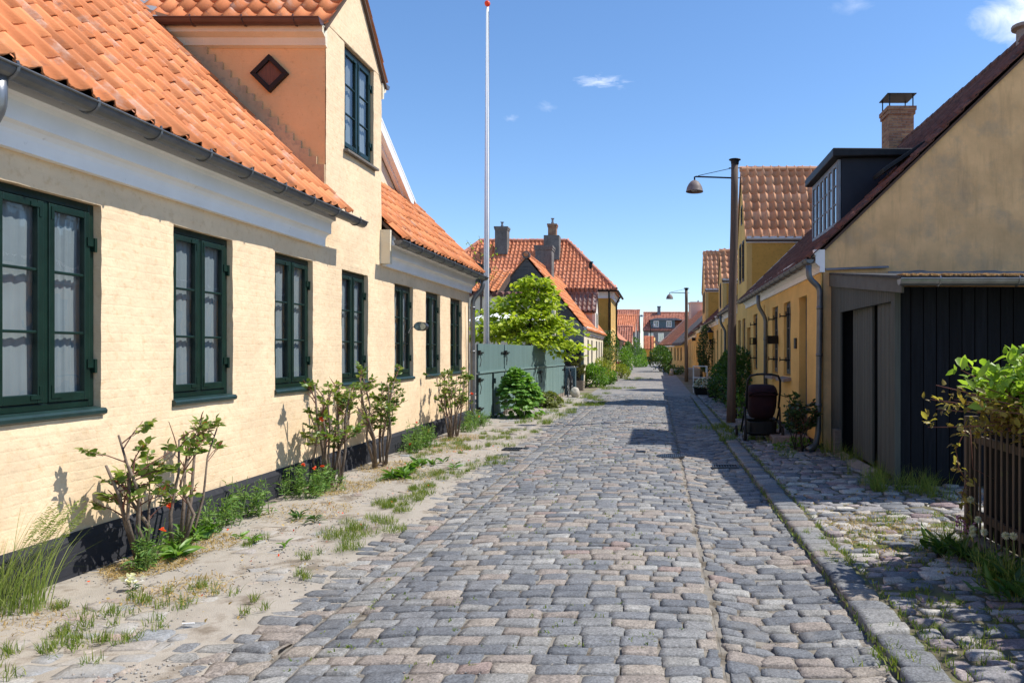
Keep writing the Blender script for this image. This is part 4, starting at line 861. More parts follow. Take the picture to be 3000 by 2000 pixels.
# small white cottage, then houses whose gables face the street
L4 = row_house('white_cottage', 'low white cottage with a dull red roof past the tall yellow house', -1, 3.3, 57.0, 73.5, 2.85, .9, 6.6, 'white_wall', 'tileE', GR, [(y, .9, .8, 1.3) for y in (60, 63, 67, 71)], (), cell=1, frame='greyframe', over=.5, cols=5)
def gable_house(name, label, xr, xl, y0, y1, eave, rz, wall, side, tile, wins=(), tw=.26, front=None, chim=None):
    t = thing(name, (xr, y0, 0), label, 'house', GR); ym = (y0+y1)/2
    MB().prism([(xr, y0, 0), (xr, y0, eave), (xr, ym, rz-.06), (xr, y1, eave), (xr, y1, 0)], (-.2, 0, 0)).build('gable', M[wall], t)
    MB().box(xl, xr-.2, y0+.02, y0+.2, 0, eave).build('wall', M[side], t); MB().box(xl, xr-.2, y1-.2, y1-.02, 0, eave).build('wall', M[side], t)
    h = ym-y0; L = math.hypot(h, rz-eave); c, sn = h/L, (rz-eave)/L
    for y, n in ((y0, 1), (y1, -1)):
        if n > 0: roof_tiles('roof', (xl, y-.12*c, eave-.12*sn+.04), (1, 0, 0), (0, n*c, sn), xr-xl+.06, L+.12, M[tile], t, tw, .36, amp=.045, cols=6)
        MB().prism([(xl, y-n*.12*c, eave-.12*sn), (xr+.04, y-n*.12*c, eave-.12*sn), (xr+.04, ym, rz), (xl, ym, rz)], (0, 0, -.06)).build('roof_deck', M[tile], t)
    ridge_caps('ridge', (xl, ym, rz+.06), (xr+.06, ym, rz+.06), .12, M[tile], t, .4)
    for (yc, zb, w, h_) in wins: window(t, (xr+.01, yc, zb), 90, w, h_, 'greyframe', 3, 2, 'glassfar', near=False)
    return t
gable_house('low_gable_house', 'low cream gable with dark weathered tiles, first of three gables past the white cottage', -2.72, -9, 79, 85, 2.2, 4.3, 'cream2', 'ochre2', 'tileE', ((80.8, .8, .8, 1.4), (83.0, .8, .8, 1.4), (82, 2.5, .6, .8)))
gable_house('middle_gable_house', 'taller gabled house with orange tiles and grey wall, behind the low cream gable', -2.74, -12, 93, 101, 4.1, 6.25, 'greyrender', 'greyrender', 'tileB')
gable_house('rear_gable_house', 'tallest red-tiled gable house of the three at the street end', -2.62, -12, 107, 116, 4.6, 7.7, 'greyrender', 'greyrender', 'tileE')
# end of the street
E = thing('grey_end_house', (.5, 126, 0), 'grey rendered house with a red tile roof and long flat dormer closing the street end', 'house', GR)
ex0, ex1 = -2.29, 6.5
wall_grid('wall', lambda u, z, d: (u, 126+d, z), ex0, ex1, 0, 5.2, [(-1.45, -.6, 3.3, 4.75), (.2, 1.1, 3.3, 4.75)], M['greyrender'], E, cell=1.2, depth=.2)
MB().box(ex0, ex0+.2, 126, 136, 0, 5.2).build('wall', M['greyrender'], E); MB().box(ex1-.2, ex1, 126, 136, 0, 5.2).build('wall', M['greyrender'], E)
L_ = math.hypot(5, 3.2)
roof_tiles('roof', (ex0-.1, 125.8, 5.12), (1, 0, 0), (0, 5/L_, 3.2/L_), ex1-ex0, L_, M['tileE'], E, .26, .36, amp=.05, cols=6)
MB().prism([(ex0-.08, 125.8, 5.06), (ex1, 125.8, 5.06), (ex1, 131, 8.38), (ex0-.08, 131, 8.38)], (0, 0, -.06)).build('roof_deck', M['deck'], E)
ridge_caps('ridge', (ex0-.1, 130.9, 8.42), (ex1, 130.9, 8.42), .14, M['tileE'], E, .45)
MB().box(-1.15, 3.0, 126.4, 130, 5.5, 6.9).build('dormer', M['boxblue'], E)
MB().prism([(-1.4, 126.1, 6.9), (4.4, 126.1, 6.9), (3.2, 126.1, 7.25), (-.2, 126.1, 7.25)], (0, 4, .1)).build('dormer_roof', M['lead'], E)
for xc in (-.15, 2.0, -1.02, .65):
    if xc in (-.15, 2.0): window(E, (xc, 126.36, 5.75), 0, .9, 1.05, 'whiteframe', 2, 2, 'glassfar', near=False, fw=.09)
    else: window(E, (xc, 125.99, 3.32), 0, .84, 1.42, 'whiteframe', 3, 2, 'glassfar', near=False, fw=.08)
chimney(E, .05, .6, 130.2, 130.8, 8, 9.5, 'lead')
E2 = thing('small_ochre_house', (-1.2, 118, 0), 'small ochre house with a red tile roof standing before the grey end house', 'house', GR)
MB().box(-2.0, -.55, 118, 122, 0, 2.15).build('wall', M['ochre2'], E2)
MB().prism([(-.55, 118, 0), (-.55, 118, 2.1), (-.55, 120, 3.85), (-.55, 122, 2.1), (-.55, 122, 0)], (.25, 0, 0)).build('gable', M['ochre3'], E2)
L_ = math.hypot(2.1, 1.85); roof_tiles('roof', (-2.1, 117.85, 2.05), (1, 0, 0), (0, 2.1/L_, 1.85/L_), 1.6, L_, M['tileB'], E2, .22, .34, amp=.05, cols=6)
MB().prism([(-2.1, 117.9, 2.0), (-.5, 117.9, 2.0), (-.5, 120, 3.86), (-2.1, 120, 3.86)], (0, 0, -.06)).build('roof_deck', M['tileE'], E2)
MB().prism([(-.32, 119, 3.3), (1.2, 119, 1.7), (1.2, 122, 1.7), (-.32, 122, 3.3)], (0, 0, .12)).build('side_roof', M['tileE'], E2)
MB().box(-2.75, -2.0, 116.8, 117.2, 0, 2.0).build('gate_pier', M['ochre3'], E2)

# ------------------------------------------------------------------ shed on the right
SH = thing('lean_to_shed', (2.79, 10.4, 0), 'lean-to shed with black front boards and half-open grey-green doors against the gable', 'shed')
m = MB(); x = 2.83; 
while x < 7.6: b = min(x+.150, 7.6); m.box(x, b-.011, 8.80+random.uniform(-.003, .003), 8.83, .10+random.uniform(0, .02), 2.36); x = b
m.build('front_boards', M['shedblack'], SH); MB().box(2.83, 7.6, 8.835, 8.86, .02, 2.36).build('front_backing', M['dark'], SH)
MB().box(2.775, 2.845, 8.77, 8.855, .02, 2.42).build('corner_board', M['shedgrey'], SH, bevel=.004)
topz = lambda y: 2.36+(y-8.8)*.105
m = MB(); y = 8.86
while y < 12.04:
    b = min(y+.095, 12.045); zl = 2.2 if 8.93 < (y+b)/2 < 11.45 else .02
    m.prism([(2.79, y+.005, zl), (2.79, b-.005, zl), (2.79, b-.005, topz(b)), (2.79, y+.005, topz(y))], (.03, 0, 0)); y = b
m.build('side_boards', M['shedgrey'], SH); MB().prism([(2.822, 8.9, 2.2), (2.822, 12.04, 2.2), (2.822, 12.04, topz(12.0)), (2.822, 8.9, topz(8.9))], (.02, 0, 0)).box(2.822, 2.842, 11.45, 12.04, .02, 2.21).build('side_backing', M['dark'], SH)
for (a, b, xa, xb) in ((9.98, 11.12, 2.86, 2.90), (8.94, 9.70, 2.86, 2.845)):
    m = MB(); n = int((b-a)/.13)
    for i in range(n):
        ya_, yb2 = a+(b-a)*i/n, a+(b-a)*(i+1)/n; xx = xa+(xb-xa)*i/n; x2 = xa+(xb-xa)*(i+1)/n
        m.prism([(xx, ya_, .10), (x2, yb2-.012, .10), (x2, yb2-.012, 2.23), (xx, ya_, 2.23)], (.03, 0, 0))
    m.build('door_leaf', M['shedgrey'], SH)
MB().box(3.2, 3.22, 8.9, 12.0, .02, 2.3).box(2.845, 3.2, 11.6, 11.62, .02, 2.3).box(2.845, 3.2, 8.9, 11.9, 2.3, 2.32).build('interior_shade_black', M['dark'], SH)  # black panels paint the unlit inside behind the open doors
MB().prism([(2.70, 8.3, 2.25), (2.76, 12.05, 2.645), (2.76, 12.05, 2.83), (2.70, 8.3, 2.42)], (.03, 0, 0)).build('fascia', M['shedfascia'], SH, bevel=.004)
MB().prism([(2.66, 8.2, 2.40), (2.76, 12.05, 2.835), (7.6, 12.05, 2.835), (7.6, 8.2, 2.40)], (0, 0, .03)).build('roof', M['felt'], SH)
m = MB(); rr = random.Random(4)
for i in range(900):
    x = rr.uniform(2.72, 7.6); y = 8.22+abs(rr.gauss(0, .16)); s_ = rr.uniform(.02, .06); z = 2.43+(y-8.2)*.11
    m.lathe([(s_, 0), (s_*.8, s_*.4), (s_*.1, s_*.55)], (x, y, z-.006), 6)
m.build('moss', M['moss'], SH)
gutter(SH, (2.62, 8.13, 2.385), (7.6, 8.13, 2.385), (0, -1, 0), .07, 'zincnew', .85)
MB().prism([(3.7, 12.035, 2.82), (7.6, 12.035, 2.82), (7.6, 12.035, 2.885), (3.7, 12.035, 2.885)], (0, -.02, 0)).prism([(2.7, 11.98, 2.90), (3.7, 11.98, 2.94), (3.7, 12.05, 2.96), (2.7, 12.05, 2.92)], (0, 0, .02)).build('flashing', M['lead'], SH)
m = MB().tube([(3.9+i*.3, 12.02+.0, 2.87+.03*math.sin(i*1.7)) for i in range(12)], .008, 5); m.build('loose_cable', M['lead'], SH)
MB().box(2.70, 2.80, 11.40, 11.55, .0, .42).build('kerb_post', M['greywood'], SH); MB().prism([(2.62, 9.6, 0), (2.82, 9.6, 0), (2.82, 9.6, .09), (2.70, 9.6, .05)], (0, 1.8, 0)).build('sill_stone', M['concrete'], SH)
# ------------------------------------------------------------------ the ground and the paving
def camber(X, Y): return .055*np.maximum(0, 1-((X+.75)/1.35)**2) - .02*np.maximum(0, 1-((X-.78)/.45)**2)
tag(MB().add([(-400, -60, -.06), (400, -60, -.06), (400, 900, -.06), (-400, 900, -.06)], [(0, 1, 2, 3)]).build('ground', M['sand']), kind='structure')
def roadmat():
    m, N, L, b = nodes('distant_cobbles'); tc = N.new('ShaderNodeTexCoord').outputs['Object']
    bt = N.new('ShaderNodeTexBrick'); L.new(tc, bt.inputs['Vector'])
    for k, v in (('Scale', 1), ('Brick Width', .21), ('Row Height', .13), ('Mortar Size', .012), ('Mortar Smooth', .4)): bt.inputs[k].default_value = v
    bt.inputs['Color1'].default_value = (0,0,0,1); bt.inputs['Color2'].default_value = (1,1,1,1)
    c = ramp_node(N, L, bt.outputs['Color'], [(0, (.11,.118,.13)), (.35, (.17,.173,.178)), (.6, (.22,.20,.185)), (1, (.28,.27,.255))]).outputs['Color']
    c = mixc(N, L, bt.outputs['Fac'], c, (.2, .18, .15)); n = noise_node(N, L, tc, .9, 7, .7)
    c = mixc(N, L, ramp_node(N, L, n.outputs['Fac'], [(.45, (0,0,0)), (.7, (.6,)*3)]).outputs['Color'], c, (.36, .32, .26))
    L.new(c, b.inputs['Base Color']); b.inputs['Roughness'].default_value = .8
    nb = bump(N, L, noise_node(N, L, tc, 7, 5).outputs['Fac'], .8, .05); L.new(nb, b.inputs['Normal']); return m
M['road'] = roadmat()
mossy = pmat('grassy_cobble_edge', (.20, .17, .12), .95, .3, 1.5, .02, 60, stain=((.14, .16, .05), 1.2, .5))
sheet('road', -2.55, 1.3, 27.0, 127, .35, lambda X, Y: camber(X, Y)*.6+.004, M['road'], 2.0)
sheet('road', -4.4, -2.55, 60, 127, .6, lambda X, Y: 0*X+.003, M['road'], 4.0)
sheet('verge', -4.4, -2.55, 27, 60, .2, lambda X, Y: 0*X+.003, mossy, 1.0); sheet('pavement', 1.3, 2.75, 27, 75, .2, lambda X, Y: 0*X+.003, mossy, 1.0)
# joint grit under the setts
sheet('road', -2.0, .36, 2.0, 27.2, .045, lambda X, Y: camber(X, Y)-.008+.003*nz(X, Y, 7)+.008*nz(X, Y, 1.7, 4), M['grit'], .06)
sheet('road', .34, 1.26, 2.0, 27.2, .045, lambda X, Y: camber(X, Y)-.010+.005*nz(X, Y, 7, 9), M['grit'], .06)
sheet('pavement', 1.2, 3.4, 1.5, 27.2, .05, lambda X, Y: .023+.010*nz(X, Y, 5, 2)+0*Y, M['mossjoint'], .07)
sheet('pavement', 3.3, 9, 1, 9.0, .2, lambda X, Y: .02+.01*nz(X, Y, 2, 2), M['mossjoint'], .2)
setts('road', -1.78, .33, 2.1, 27.2, .128, .16, .25, M['setts'], .0095, camber, .0042, .007, r=.006, rough=.0022, curve=lambda X: .035*(X+.7)**2)
setts('road', -1.97, -1.79, 2.1, 27.2, .128, .2, .21, M['setts'], .0095, camber, .004, .007, r=.006, along=True)
setts('road', .36, 1.18, 2.1, 27.2, .118, .15, .27, M['setts'], .010, camber, .009, .007, rough=.003, r=.008, sink=lambda x, y, n: RNG.normal(-.002, .004, n))
setts('kerb', 1.20, 1.42, 2.1, 27.2, .19, .2, .21, M['setts'], .010, lambda X, Y: .038+0*X, .009, .008, r=.008, along=True)
setts('pavement', 1.45, 2.74, 2.0, 27.2, .128, .13, .29, M['pave'], .026, lambda X, Y: .034+0*X, .016, .007, rough=.004, r=.011, sink=lambda x, y, n: RNG.normal(-.003, .008, n), keep=lambda x, y: ~((x > 2.42) & (y < 6.1)))
setts('pavement', 2.74, 4.6, 6.15, 8.72, .130, .14, .30, M['pave'], .028, lambda X, Y: .034+0*X, .016, .007, rough=.004, r=.011, sink=lambda x, y, n: RNG.normal(-.003, .008, n))
# sandy verge with half-buried fieldstones
def vz(X, Y):
    d = (X+1.97)/-2.1
    return .012 + .030*np.clip(d, 0, 1) + .016*nz(X, Y, 1.1, 3) + .006*nz(X, Y, 6, 5) - .022*np.clip(1-d*3, 0, 1)
sheet('verge', -4.15, -1.96, 1.5, 27.2, .04, vz, M['sand'], .05)
def vsink(x, y, n):
    d = np.clip((x+1.97)/-2.1, 0, 1); return RNG.normal(.000, .007, n) - .016*d + .020*nz(x, y, .9, 11)
setts('verge', -2.62, -1.98, 2.0, 27.2, .135, .14, .26, M['setts'], .016, lambda X, Y: .010+.022*np.clip((X+1.97)/-2.1, 0, 1), .014, .004, sink=lambda x, y, n: RNG.normal(.002, .004, n)+.014*nz(x, y, .9, 11)-.020*np.clip((x+2.1)/-.5, 0, 1), rough=.003, r=.009)
setts('verge', -4.0, -2.6, 2.0, 27.2, .15, .14, .30, M['vergestone'], .03, lambda X, Y: .012+.030*np.clip((X+1.97)/-2.1, 0, 1), .022, .003, sink=vsink, rough=.004, r=.010)
# loose gravel on the verge and along the joints
def gravel(n, x0, x1, y0, y1, zf, s0, s1):
    x = RNG.uniform(x0, x1, n); y = y0+(y1-y0)*RNG.uniform(0, 1, n)**1.6; k = nz(x, y, 1.4, 21) > -.12; x, y = x[k], y[k]; n = len(x); s = RNG.uniform(s0, s1, n)
    b = np.array([(1, 0, 0), (0, 1, 0), (-1, 0, 0), (0, -1, 0), (0, 0, .75), (0, 0, -.75)]); F = np.array([(0, 1, 4), (1, 2, 4), (2, 3, 4), (3, 0, 4), (1, 0, 5), (2, 1, 5), (3, 2, 5), (0, 3, 5)])
    V = b[None]*s[:, None, None]*RNG.uniform(.7, 1.3, (n, 6, 1)) + np.stack([x, y, zf(x, y)+s*.3], -1)[:, None]
    return tag(np_mesh('gravel', V.reshape(-1, 3), (F[None]+(np.arange(n)*6)[:, None, None]).reshape(-1, 3), M['vergestone'], None), kind='stuff')
gravel(5200, -4.0, -1.95, 3.6, 15, vz, .003, .011); gravel(1600, -1.9, 1.2, 3.6, 9, lambda X, Y: camber(X, Y)-.002, .003, .007)
# iron covers in the road
def cover(name, c, r, label):
    t = thing(name, (c[0], c[1], 0), label, 'manhole'); z = float(camber(np.array(c[0]), 0))+.022
    m = MB().lathe([(r, z-.05), (r, z), (r-.012, z+.002), (r-.02, z-.004), (.001, z-.004)], (c[0], c[1], 0), 28); m.build('rim', M['castiron'], t)
    m = MB()
    for i in range(-6, 7):
        for j in range(-6, 7):
            x, y = i*r/7, j*r/7
            if x*x+y*y < (r*.86)**2 and (i+j) % 2 == 0: m.box(c[0]+x-r*.05, c[0]+x+r*.05, c[1]+y-r*.05, c[1]+y+r*.05, z-.005, z+.003)
    m.build('lid', M['castiron'], t)
cover('manhole_cover', (.20, 11.25), .215, 'round patterned iron manhole cover in the shaded right half of the road')
cover('valve_cover', (-.25, 11.6), .075, 'small round iron valve lid set in the setts left of the big manhole')
def grate(c, w, d, label):
    t = thing('drain_grate', (c[0], c[1], 0), label, 'drain'); z = float(camber(np.array(c[0]), 0))+.02
    m = MB()
    for a in (-1, 1): m.box(c[0]-w/2, c[0]+w/2, c[1]+a*(d/2-.012)-.012, c[1]+a*(d/2-.012)+.012, z-.03, z+.012); m.box(c[0]+a*(w/2-.012)-.012, c[0]+a*(w/2-.012)+.012, c[1]-d/2+.024, c[1]+d/2-.024, z-.03, z+.011)
    m.build('frame', M['castiron'], t); m = MB(); n = 8
    for i in range(n): x = c[0]-w/2+.03+(w-.06)*(i+.5)/n; m.box(x-.009, x+.009, c[1]-d/2+.024, c[1]+d/2-.024, z-.03, z+.005)
    m.build('bars', M['castiron'], t); MB().box(c[0]-w/2+.01, c[0]+w/2-.01, c[1]-d/2+.01, c[1]+d/2-.01, z-.05, z-.012).build('pit', M['dark'], t)
grate((.95, 10.45), .36, .26, 'rectangular iron drain grate in the shaded gutter beside the kerb'); grate((-2.3, 12.2), .4, .28, 'iron drain grate in the sunny weedy verge before the green gate')

# ------------------------------------------------------------------ fences and gate
def strap_hinge(m, x, y, z, dirv, out, flip=1):
    d = Vector(dirv)*flip; o = Vector(out); p = Vector((x, y, z))
    m.bar(p-d*.05+o*.02, p+d*.05+o*.02, .04, .10); m.bar(p+o*.012, p+d*.36+o*.012, .02, .028)
    m.tube([p+o*.03-Vector((0,0,.05)), p+o*.05-Vector((0,0,.16))+d*.02, p+o*.05-Vector((0,0,.24))-d*.03, p+o*.04-Vector((0,0,.31))-d*.05], .008, 6)
def slat_run(m, a, b, z0, z1, pitch, w, off, out, th=.02):
    a = Vector(a); b = Vector(b); L = (b-a).length; d = (b-a)/L; n = int(L/pitch); o = Vector(out)
    for i in range(n):
        p = a + d*(i+.5)*L/n + o*off
        q = p+d*(w/2); p = p-d*(w/2); m.prism([(p.x, p.y, z0), (q.x, q.y, z0), (q.x, q.y, z1), (p.x, p.y, z1)], o*th)
def green_fence(name, label, cat, a, b, leaves, z0s):
    a = Vector(a); b = Vector(b); d = (b-a).normalized(); out = Vector((d.y, -d.x, 0)); mid = (a+b)/2; L = (b-a).length
    t = thing(name, (mid.x, mid.y, 0), label, cat, 'blue-green slatted fence by the street')
    m = MB(); slat_run(m, a, b, 1.17, 1.78, .052, .040, .0, out); m.build('slat_panel', M['fence'], t)
    m = MB().prism([(a.x, a.y, 1.14), (b.x, b.y, 1.14), (b.x, b.y, 1.76), (a.x, a.y, 1.76)], -out*.02); m.build('slat_backing', M['fencedark'], t)
    m = MB().bar(Vector((a.x, a.y, 1.145))+out*.02, Vector((b.x, b.y, 1.145))+out*.02, .07, .045); m.build('rail', M['fence'], t)
    for i in range(leaves):
        p, q = a + d*(L*i/leaves+.012), a + d*(L*(i+1)/leaves-.012)
        m = MB(); slat_run(m, p, q, z0s, 1.115, .055, .0525, .006, out, .022); lf = m.build('leaf', M['fence'], t)
        MB().prism([(p.x, p.y, z0s+.02), (q.x, q.y, z0s+.02), (q.x, q.y, 1.10), (p.x, p.y, 1.10)], -out*.03).build('leaf_backing', M['fencedark'], lf)
        for z in (.98, .34): m = MB(); hp = p if i % 2 == 0 else q; strap_hinge(m, hp.x+out.x*.03, hp.y+out.y*.03, z, d, out, 1 if i % 2 == 0 else -1); m.build('hinge', M['iron'], lf)
    for i, p in enumerate((a, b)): m = MB(); strap_hinge(m, p.x+out.x*.03, p.y+out.y*.03, 1.58, d, out, 1 if i == 0 else -1); m.build('hinge', M['iron'], t)
    return t, d, out
gt, gd, go = green_fence('double_gate', 'blue-green slatted double gate next to the cream house corner', 'gate', (-3.93, 16.42, 0), (-3.86, 18.85, 0), 2, .12)
pm = Vector((-3.895, 17.63, 0)); MB().box(pm.x-.02, pm.x+.12, pm.y-.1, pm.y+.1, 0, .10).bar((pm.x+.05, pm.y, .05), (pm.x+.05, pm.y, 1.1), .03, .045, (0, 1, 0)).box(pm.x+.05, pm.x+.11, pm.y-.035, pm.y+.035, .86, .98).build('latch_post', M['fencedark'], gt)
ft, fd, fo = green_fence('slatted_fence', 'long blue-green slatted fence under the overhanging chartreuse tree', 'fence', (-3.85, 18.9, 0), (-3.33, 26.7, 0), 4, .16)
MB().prism([(-3.87, 18.9, 0), (-3.35, 26.7, 0), (-3.35, 26.7, .15), (-3.87, 18.9, .15)], Vector(fo)*.06).build('footing', M['concrete'], ft)
# garden door with the letter slot
D = thing('garden_door', (-3.55, 32.0, 0), 'black garden door with white POST lettering between fence and white house', 'door')
MB().box(-4.3, -3.25, 32.1, 32.16, .02, 1.95).build('leaf', M['iron'], D); MB().box(-3.25, -3.14, 32.05, 32.2, 0, 2.0).box(-4.4, -3.14, 32.05, 32.2, 1.95, 2.03).build('frame', M['boxblue'], D)
MB().box(-3.95, -3.5, 32.06, 32.10, .95, 1.5).build('letter_plate', M['blackplastic'], D)
fc = bpy.data.curves.new('post_lettering', 'FONT'); fc.body = 'POST'; fc.size = .15; fc.extrude = .004; fc.align_x = 'CENTER'
fo_ = bpy.data.objects.new('lettering', fc); COL.objects.link(fo_); fo_.parent = D; fo_.location = (-3.72+3.55, 32.05-32.0, 1.36); fo_.rotation_euler = (PI/2, 0, 0); fc.materials.append(M['whitepaint'])
# slatted garden fence, right
FR = thing('brown_slat_fence', (2.5, 4, 0), 'brown weathered slat fence on a low stained concrete base, overgrown by a bronze shrub', 'fence')
MB().prism([(2.47, 6.10, 0), (2.62, 6.10, 0), (2.62, 6.10, .125), (2.49, 6.10, .125)], (-.06, -5.1, 0)).build('base', M['concrete'], FR, bevel=.01)
m = MB(); y = 6.04
while y > 1.2:
    x = 2.515-(6.1-y)*.012; m.box(x, x+.011, y-.013, y+.013, .15+random.uniform(-.008, .008), 1.03+random.uniform(-.012, .012)); y -= .094
m.build('slats', M['slat'], FR, bevel=.003)
MB().box(2.50, 2.60, 6.07, 6.12, .0, 1.08).build('end_post', M['slat'], FR, bevel=.004)
MB().bar((2.565, 6.05, .9), (2.505, 1.2, .9), .03, .06).bar((2.565, 6.05, .3), (2.505, 1.2, .3), .03, .06).build('rails', M['slat'], FR)
MB().box(2.63, 2.65, 1.2, 6.05, .12, .98).build('gap_shade_sheet', M['slatshade'], FR)  # black sheet painted for the shaded shrubs behind the slats, no boards there

# ------------------------------------------------------------------ poles and lamps
def lamp_post(x, y, h, lean, label, zarm, mat='pole'):
    t = thing('street_lamp', (x, y, 0), label, 'street lamp', 'wooden street lamps'); top = Vector((x+lean, y, h))
    m = MB(); pts = [Vector((x, y, 0)).lerp(top, i/8) + Vector((.006*math.sin(i*1.3), 0, 0)) for i in range(9)]
    m.tube(pts, [.102-.024*i/8 for i in range(9)], 14); m.build('pole', M[mat], t, smooth=True)
    MB().lathe([(.085, -.10), (.095, -.02), (.135, .0), (.13, .012), (.01, .03)], (top.x, top.y, h), 16, 'z', True).build('pole_cap', M['iron'], t)
    px = x+lean*zarm/h; lx = px-.86; m = MB()
    m.tube([(px-.05, y, zarm), (lx, y, zarm+.03), (lx-.03, y, zarm+.02), (lx-.03, y, zarm-.08)], .018, 8); m.tube([(px-.05, y, zarm+.22), (lx+.05, y, zarm+.05)], .007, 5)
    m.tube([(px-.14, y, zarm), (px+.16, y, zarm)], .01, 5); m.tube([(px-.13, y, zarm+.22), (px+.16, y, zarm+.22)], .01, 5)
    m.build('arm', M['iron'], t)
    s = MB().lathe([(.02, .0), (.05, -.01), (.09, -.035), (.135, -.09), (.17, -.16), (.188, -.24), (.196, -.255), (.190, -.262), (.18, -.24), (.13, -.11), (.05, -.03), (.001, -.02)], (lx-.03, y, zarm-.05), 24).build('lamp_shade', M['lampshade'], t, smooth=True)
    MB().lathe([(.001, -.25), (.07, -.24), (.09, -.19), (.04, -.1), (.02, -.05)], (lx-.03, y, zarm-.05), 14).build('lamp_bowl', M['curtain'], s, smooth=True)
    return t
lamp_post(1.64, 16.7, 5.86, .09, 'tall weathered wooden lamp pole with a dome shade next to the pram', 5.46)
lamp_post(1.56, 40.0, 4.98, .0, 'second wooden lamp pole, standing before the yellow low house', 4.72, 'pole2')
def iron_lamp(x, y, h, sx, label):
    t = thing('iron_lamp', (x, y, 0), label, 'street lamp'); MB().tube([(x, y, 0), (x, y, h-.2), (x, y, h)], [.09, .06, .05], 8).build('post', M['iron'], t)
    MB().tube([(x, y, h), (x+sx*.4, y, h+.15), (x+sx*.7, y, h+.1)], .03, 6).build('arm', M['iron'], t)
    MB().lathe([(.02, .15), (.2, .1), (.3, -.1), (.28, -.12), (.01, -.05)], (x+sx*.7, y, h), 12).build('lamp_head', M['zincnew'], t)
iron_lamp(-.95, 112, 5.6, .6, 'slim dark lamp post in front of the small ochre house'); iron_lamp(-2.45, 105, 6.6, .5, 'dark lamp post with pale head beside the tallest rear gable')
FP = thing('flagpole', (-4.12, 18.1, 0), 'tall white flagpole with a red ball on top behind the green gate', 'flagpole')
MB().tube([(-4.12, 18.1, 0), (-4.11, 18.1, 4), (-4.09, 18.1, 9.9)], [.068, .062, .034], 14).build('mast', M['whitepaint'], FP, smooth=True)
MB().lathe([(.001, .09), (.05, .075), (.07, .03), (.06, -.02), (.02, -.05), (.02, -.09)], (-4.09, 18.1, 9.96), 14).build('finial', M['poppy'], FP, smooth=True)
MB().tube([(-4.04, 18.06, 1.2), (-4.035, 18.06, 5), (-4.05, 18.08, 9.8)], .006, 5).build('halyard', M['lead'], FP)

# ------------------------------------------------------------------ parasols
def parasol(x, y, zedge, zp, r, label):
    t = thing('parasol', (x, y, 0), label, 'parasol', 'white garden parasols'); m = MB(); n = 8
    rs = []
    for q, zz in ((.06, zp), (.28, zp-.10), (.64, zp-(zp-zedge)*.66), (1, zedge), (.995, zedge-.12)): rs.append([(x+math.cos(2*PI*k/n+.3)*r*q, y+math.sin(2*PI*k/n+.3)*r*q, zz) for k in range(n)])
    m.rings(rs, True, False); m.build('canopy', M['canvas'], t)
    MB().lathe([(.01, .12), (.18, .0), (.2, -.03)], (x, y, zp), 8).build('vent_cap', M['canvas'], t)
    MB().tube([(x, y, 0), (x, y, zp)], .025, 8).build('pole', M['wood'], t)
    m = MB()
    for k in range(n): a = 2*PI*k/n+.3; m.bar((x, y, zp-.75), (x+math.cos(a)*r*.62, y+math.sin(a)*r*.62, zp-(zp-zedge)*.66-.03), .018, .03); m.bar((x, y, zp-.06), (x+math.cos(a)*r*.98, y+math.sin(a)*r*.98, zedge-.02), .016, .025)
    m.build('ribs', M['wood'], t)
parasol(-5.2, 24.6, 2.58, 2.98, 1.12, 'white parasol right behind the flagpole'); parasol(-3.98, 25.7, 2.58, 2.92, 1.0, 'white parasol half hidden by the chartreuse tree crown')

# ------------------------------------------------------------------ pram
PR = thing('pram', (1.86, 13.4, 0), 'black pram with a plum bassinet and push handle parked beside the lamp pole', 'pram')
def rrect(cx, cy, z, wx, wy, n=20, e=.5):
    out = []
    for k in range(n): a = 2*PI*k/n; c, s = math.cos(a), math.sin(a); out.append((cx+wx*math.copysign(abs(c)**e, c), cy+wy*math.copysign(abs(s)**e, s), z))
    return out
m = MB(); m.rings([rrect(1.88, 13.62, z, wx, wy) for z, wx, wy in ((.40, .13, .25), (.42, .19, .33), (.50, .225, .38), (.62, .25, .41), (.66, .255, .415), (.78, .262, .42), (.86, .262, .42))])
bs = m.build('bassinet', M['plum'], PR, smooth=True)
m = MB(); m.rings([rrect(1.88, 13.50+o, z, wx, wy) for z, wx, wy, o in ((.83, .268, .36, 0), (.90, .262, .33, .01), (.96, .245, .27, .02), (1.0, .21, .2, .02), (1.015, .12, .1, .02))]); m.build('hood', M['plum'], PR, smooth=True)
m = MB(); m.tube([(x, 13.42+.43*0, z) for x, z in ((1.61, .80), (1.66, .855), (1.76, .885), (1.90, .89), (2.05, .88), (2.15, .85))], .006, 5)
m.v = [(a, 13.165, c) for a, b, c in m.v]; m.build('piping', M['greyframe'], bs)
m = MB(); hp = [(1.585, 13.30, .60), (1.575, 13.18, .92), (1.585, 13.12, 1.10), (1.63, 13.10, 1.18), (1.74, 13.10, 1.205), (1.86, 13.10, 1.21), (2.0, 13.10, 1.205), (2.11, 13.10, 1.18), (2.15, 13.12, 1.10), (2.16, 13.18, .92), (2.15, 13.30, .60)]
m.tube(hp, .020, 8); m.build('handle', M['blackplastic'], PR, smooth=True)
m = MB()
for s_, x in ((-1, 1.555), (1, 2.17)): m.tube([(x, 13.30, .62), (x-.005*s_, 13.22, .35), (x, 13.2, .17)], .018, 8); m.tube([(x, 13.3, .6), (x, 13.9, .14)], .018, 8)
m.tube([(1.555, 13.2, .17), (2.17, 13.2, .17)], .014, 6); m.build('frame', M['iron'], PR, smooth=True)
MB().rings([rrect(1.87, 13.5, z, wx, wy) for z, wx, wy in ((.12, .23, .28), (.16, .25, .31), (.36, .265, .33), (.37, .26, .32), (.2, .24, .3))]).build('basket', M['blackplastic'], PR)
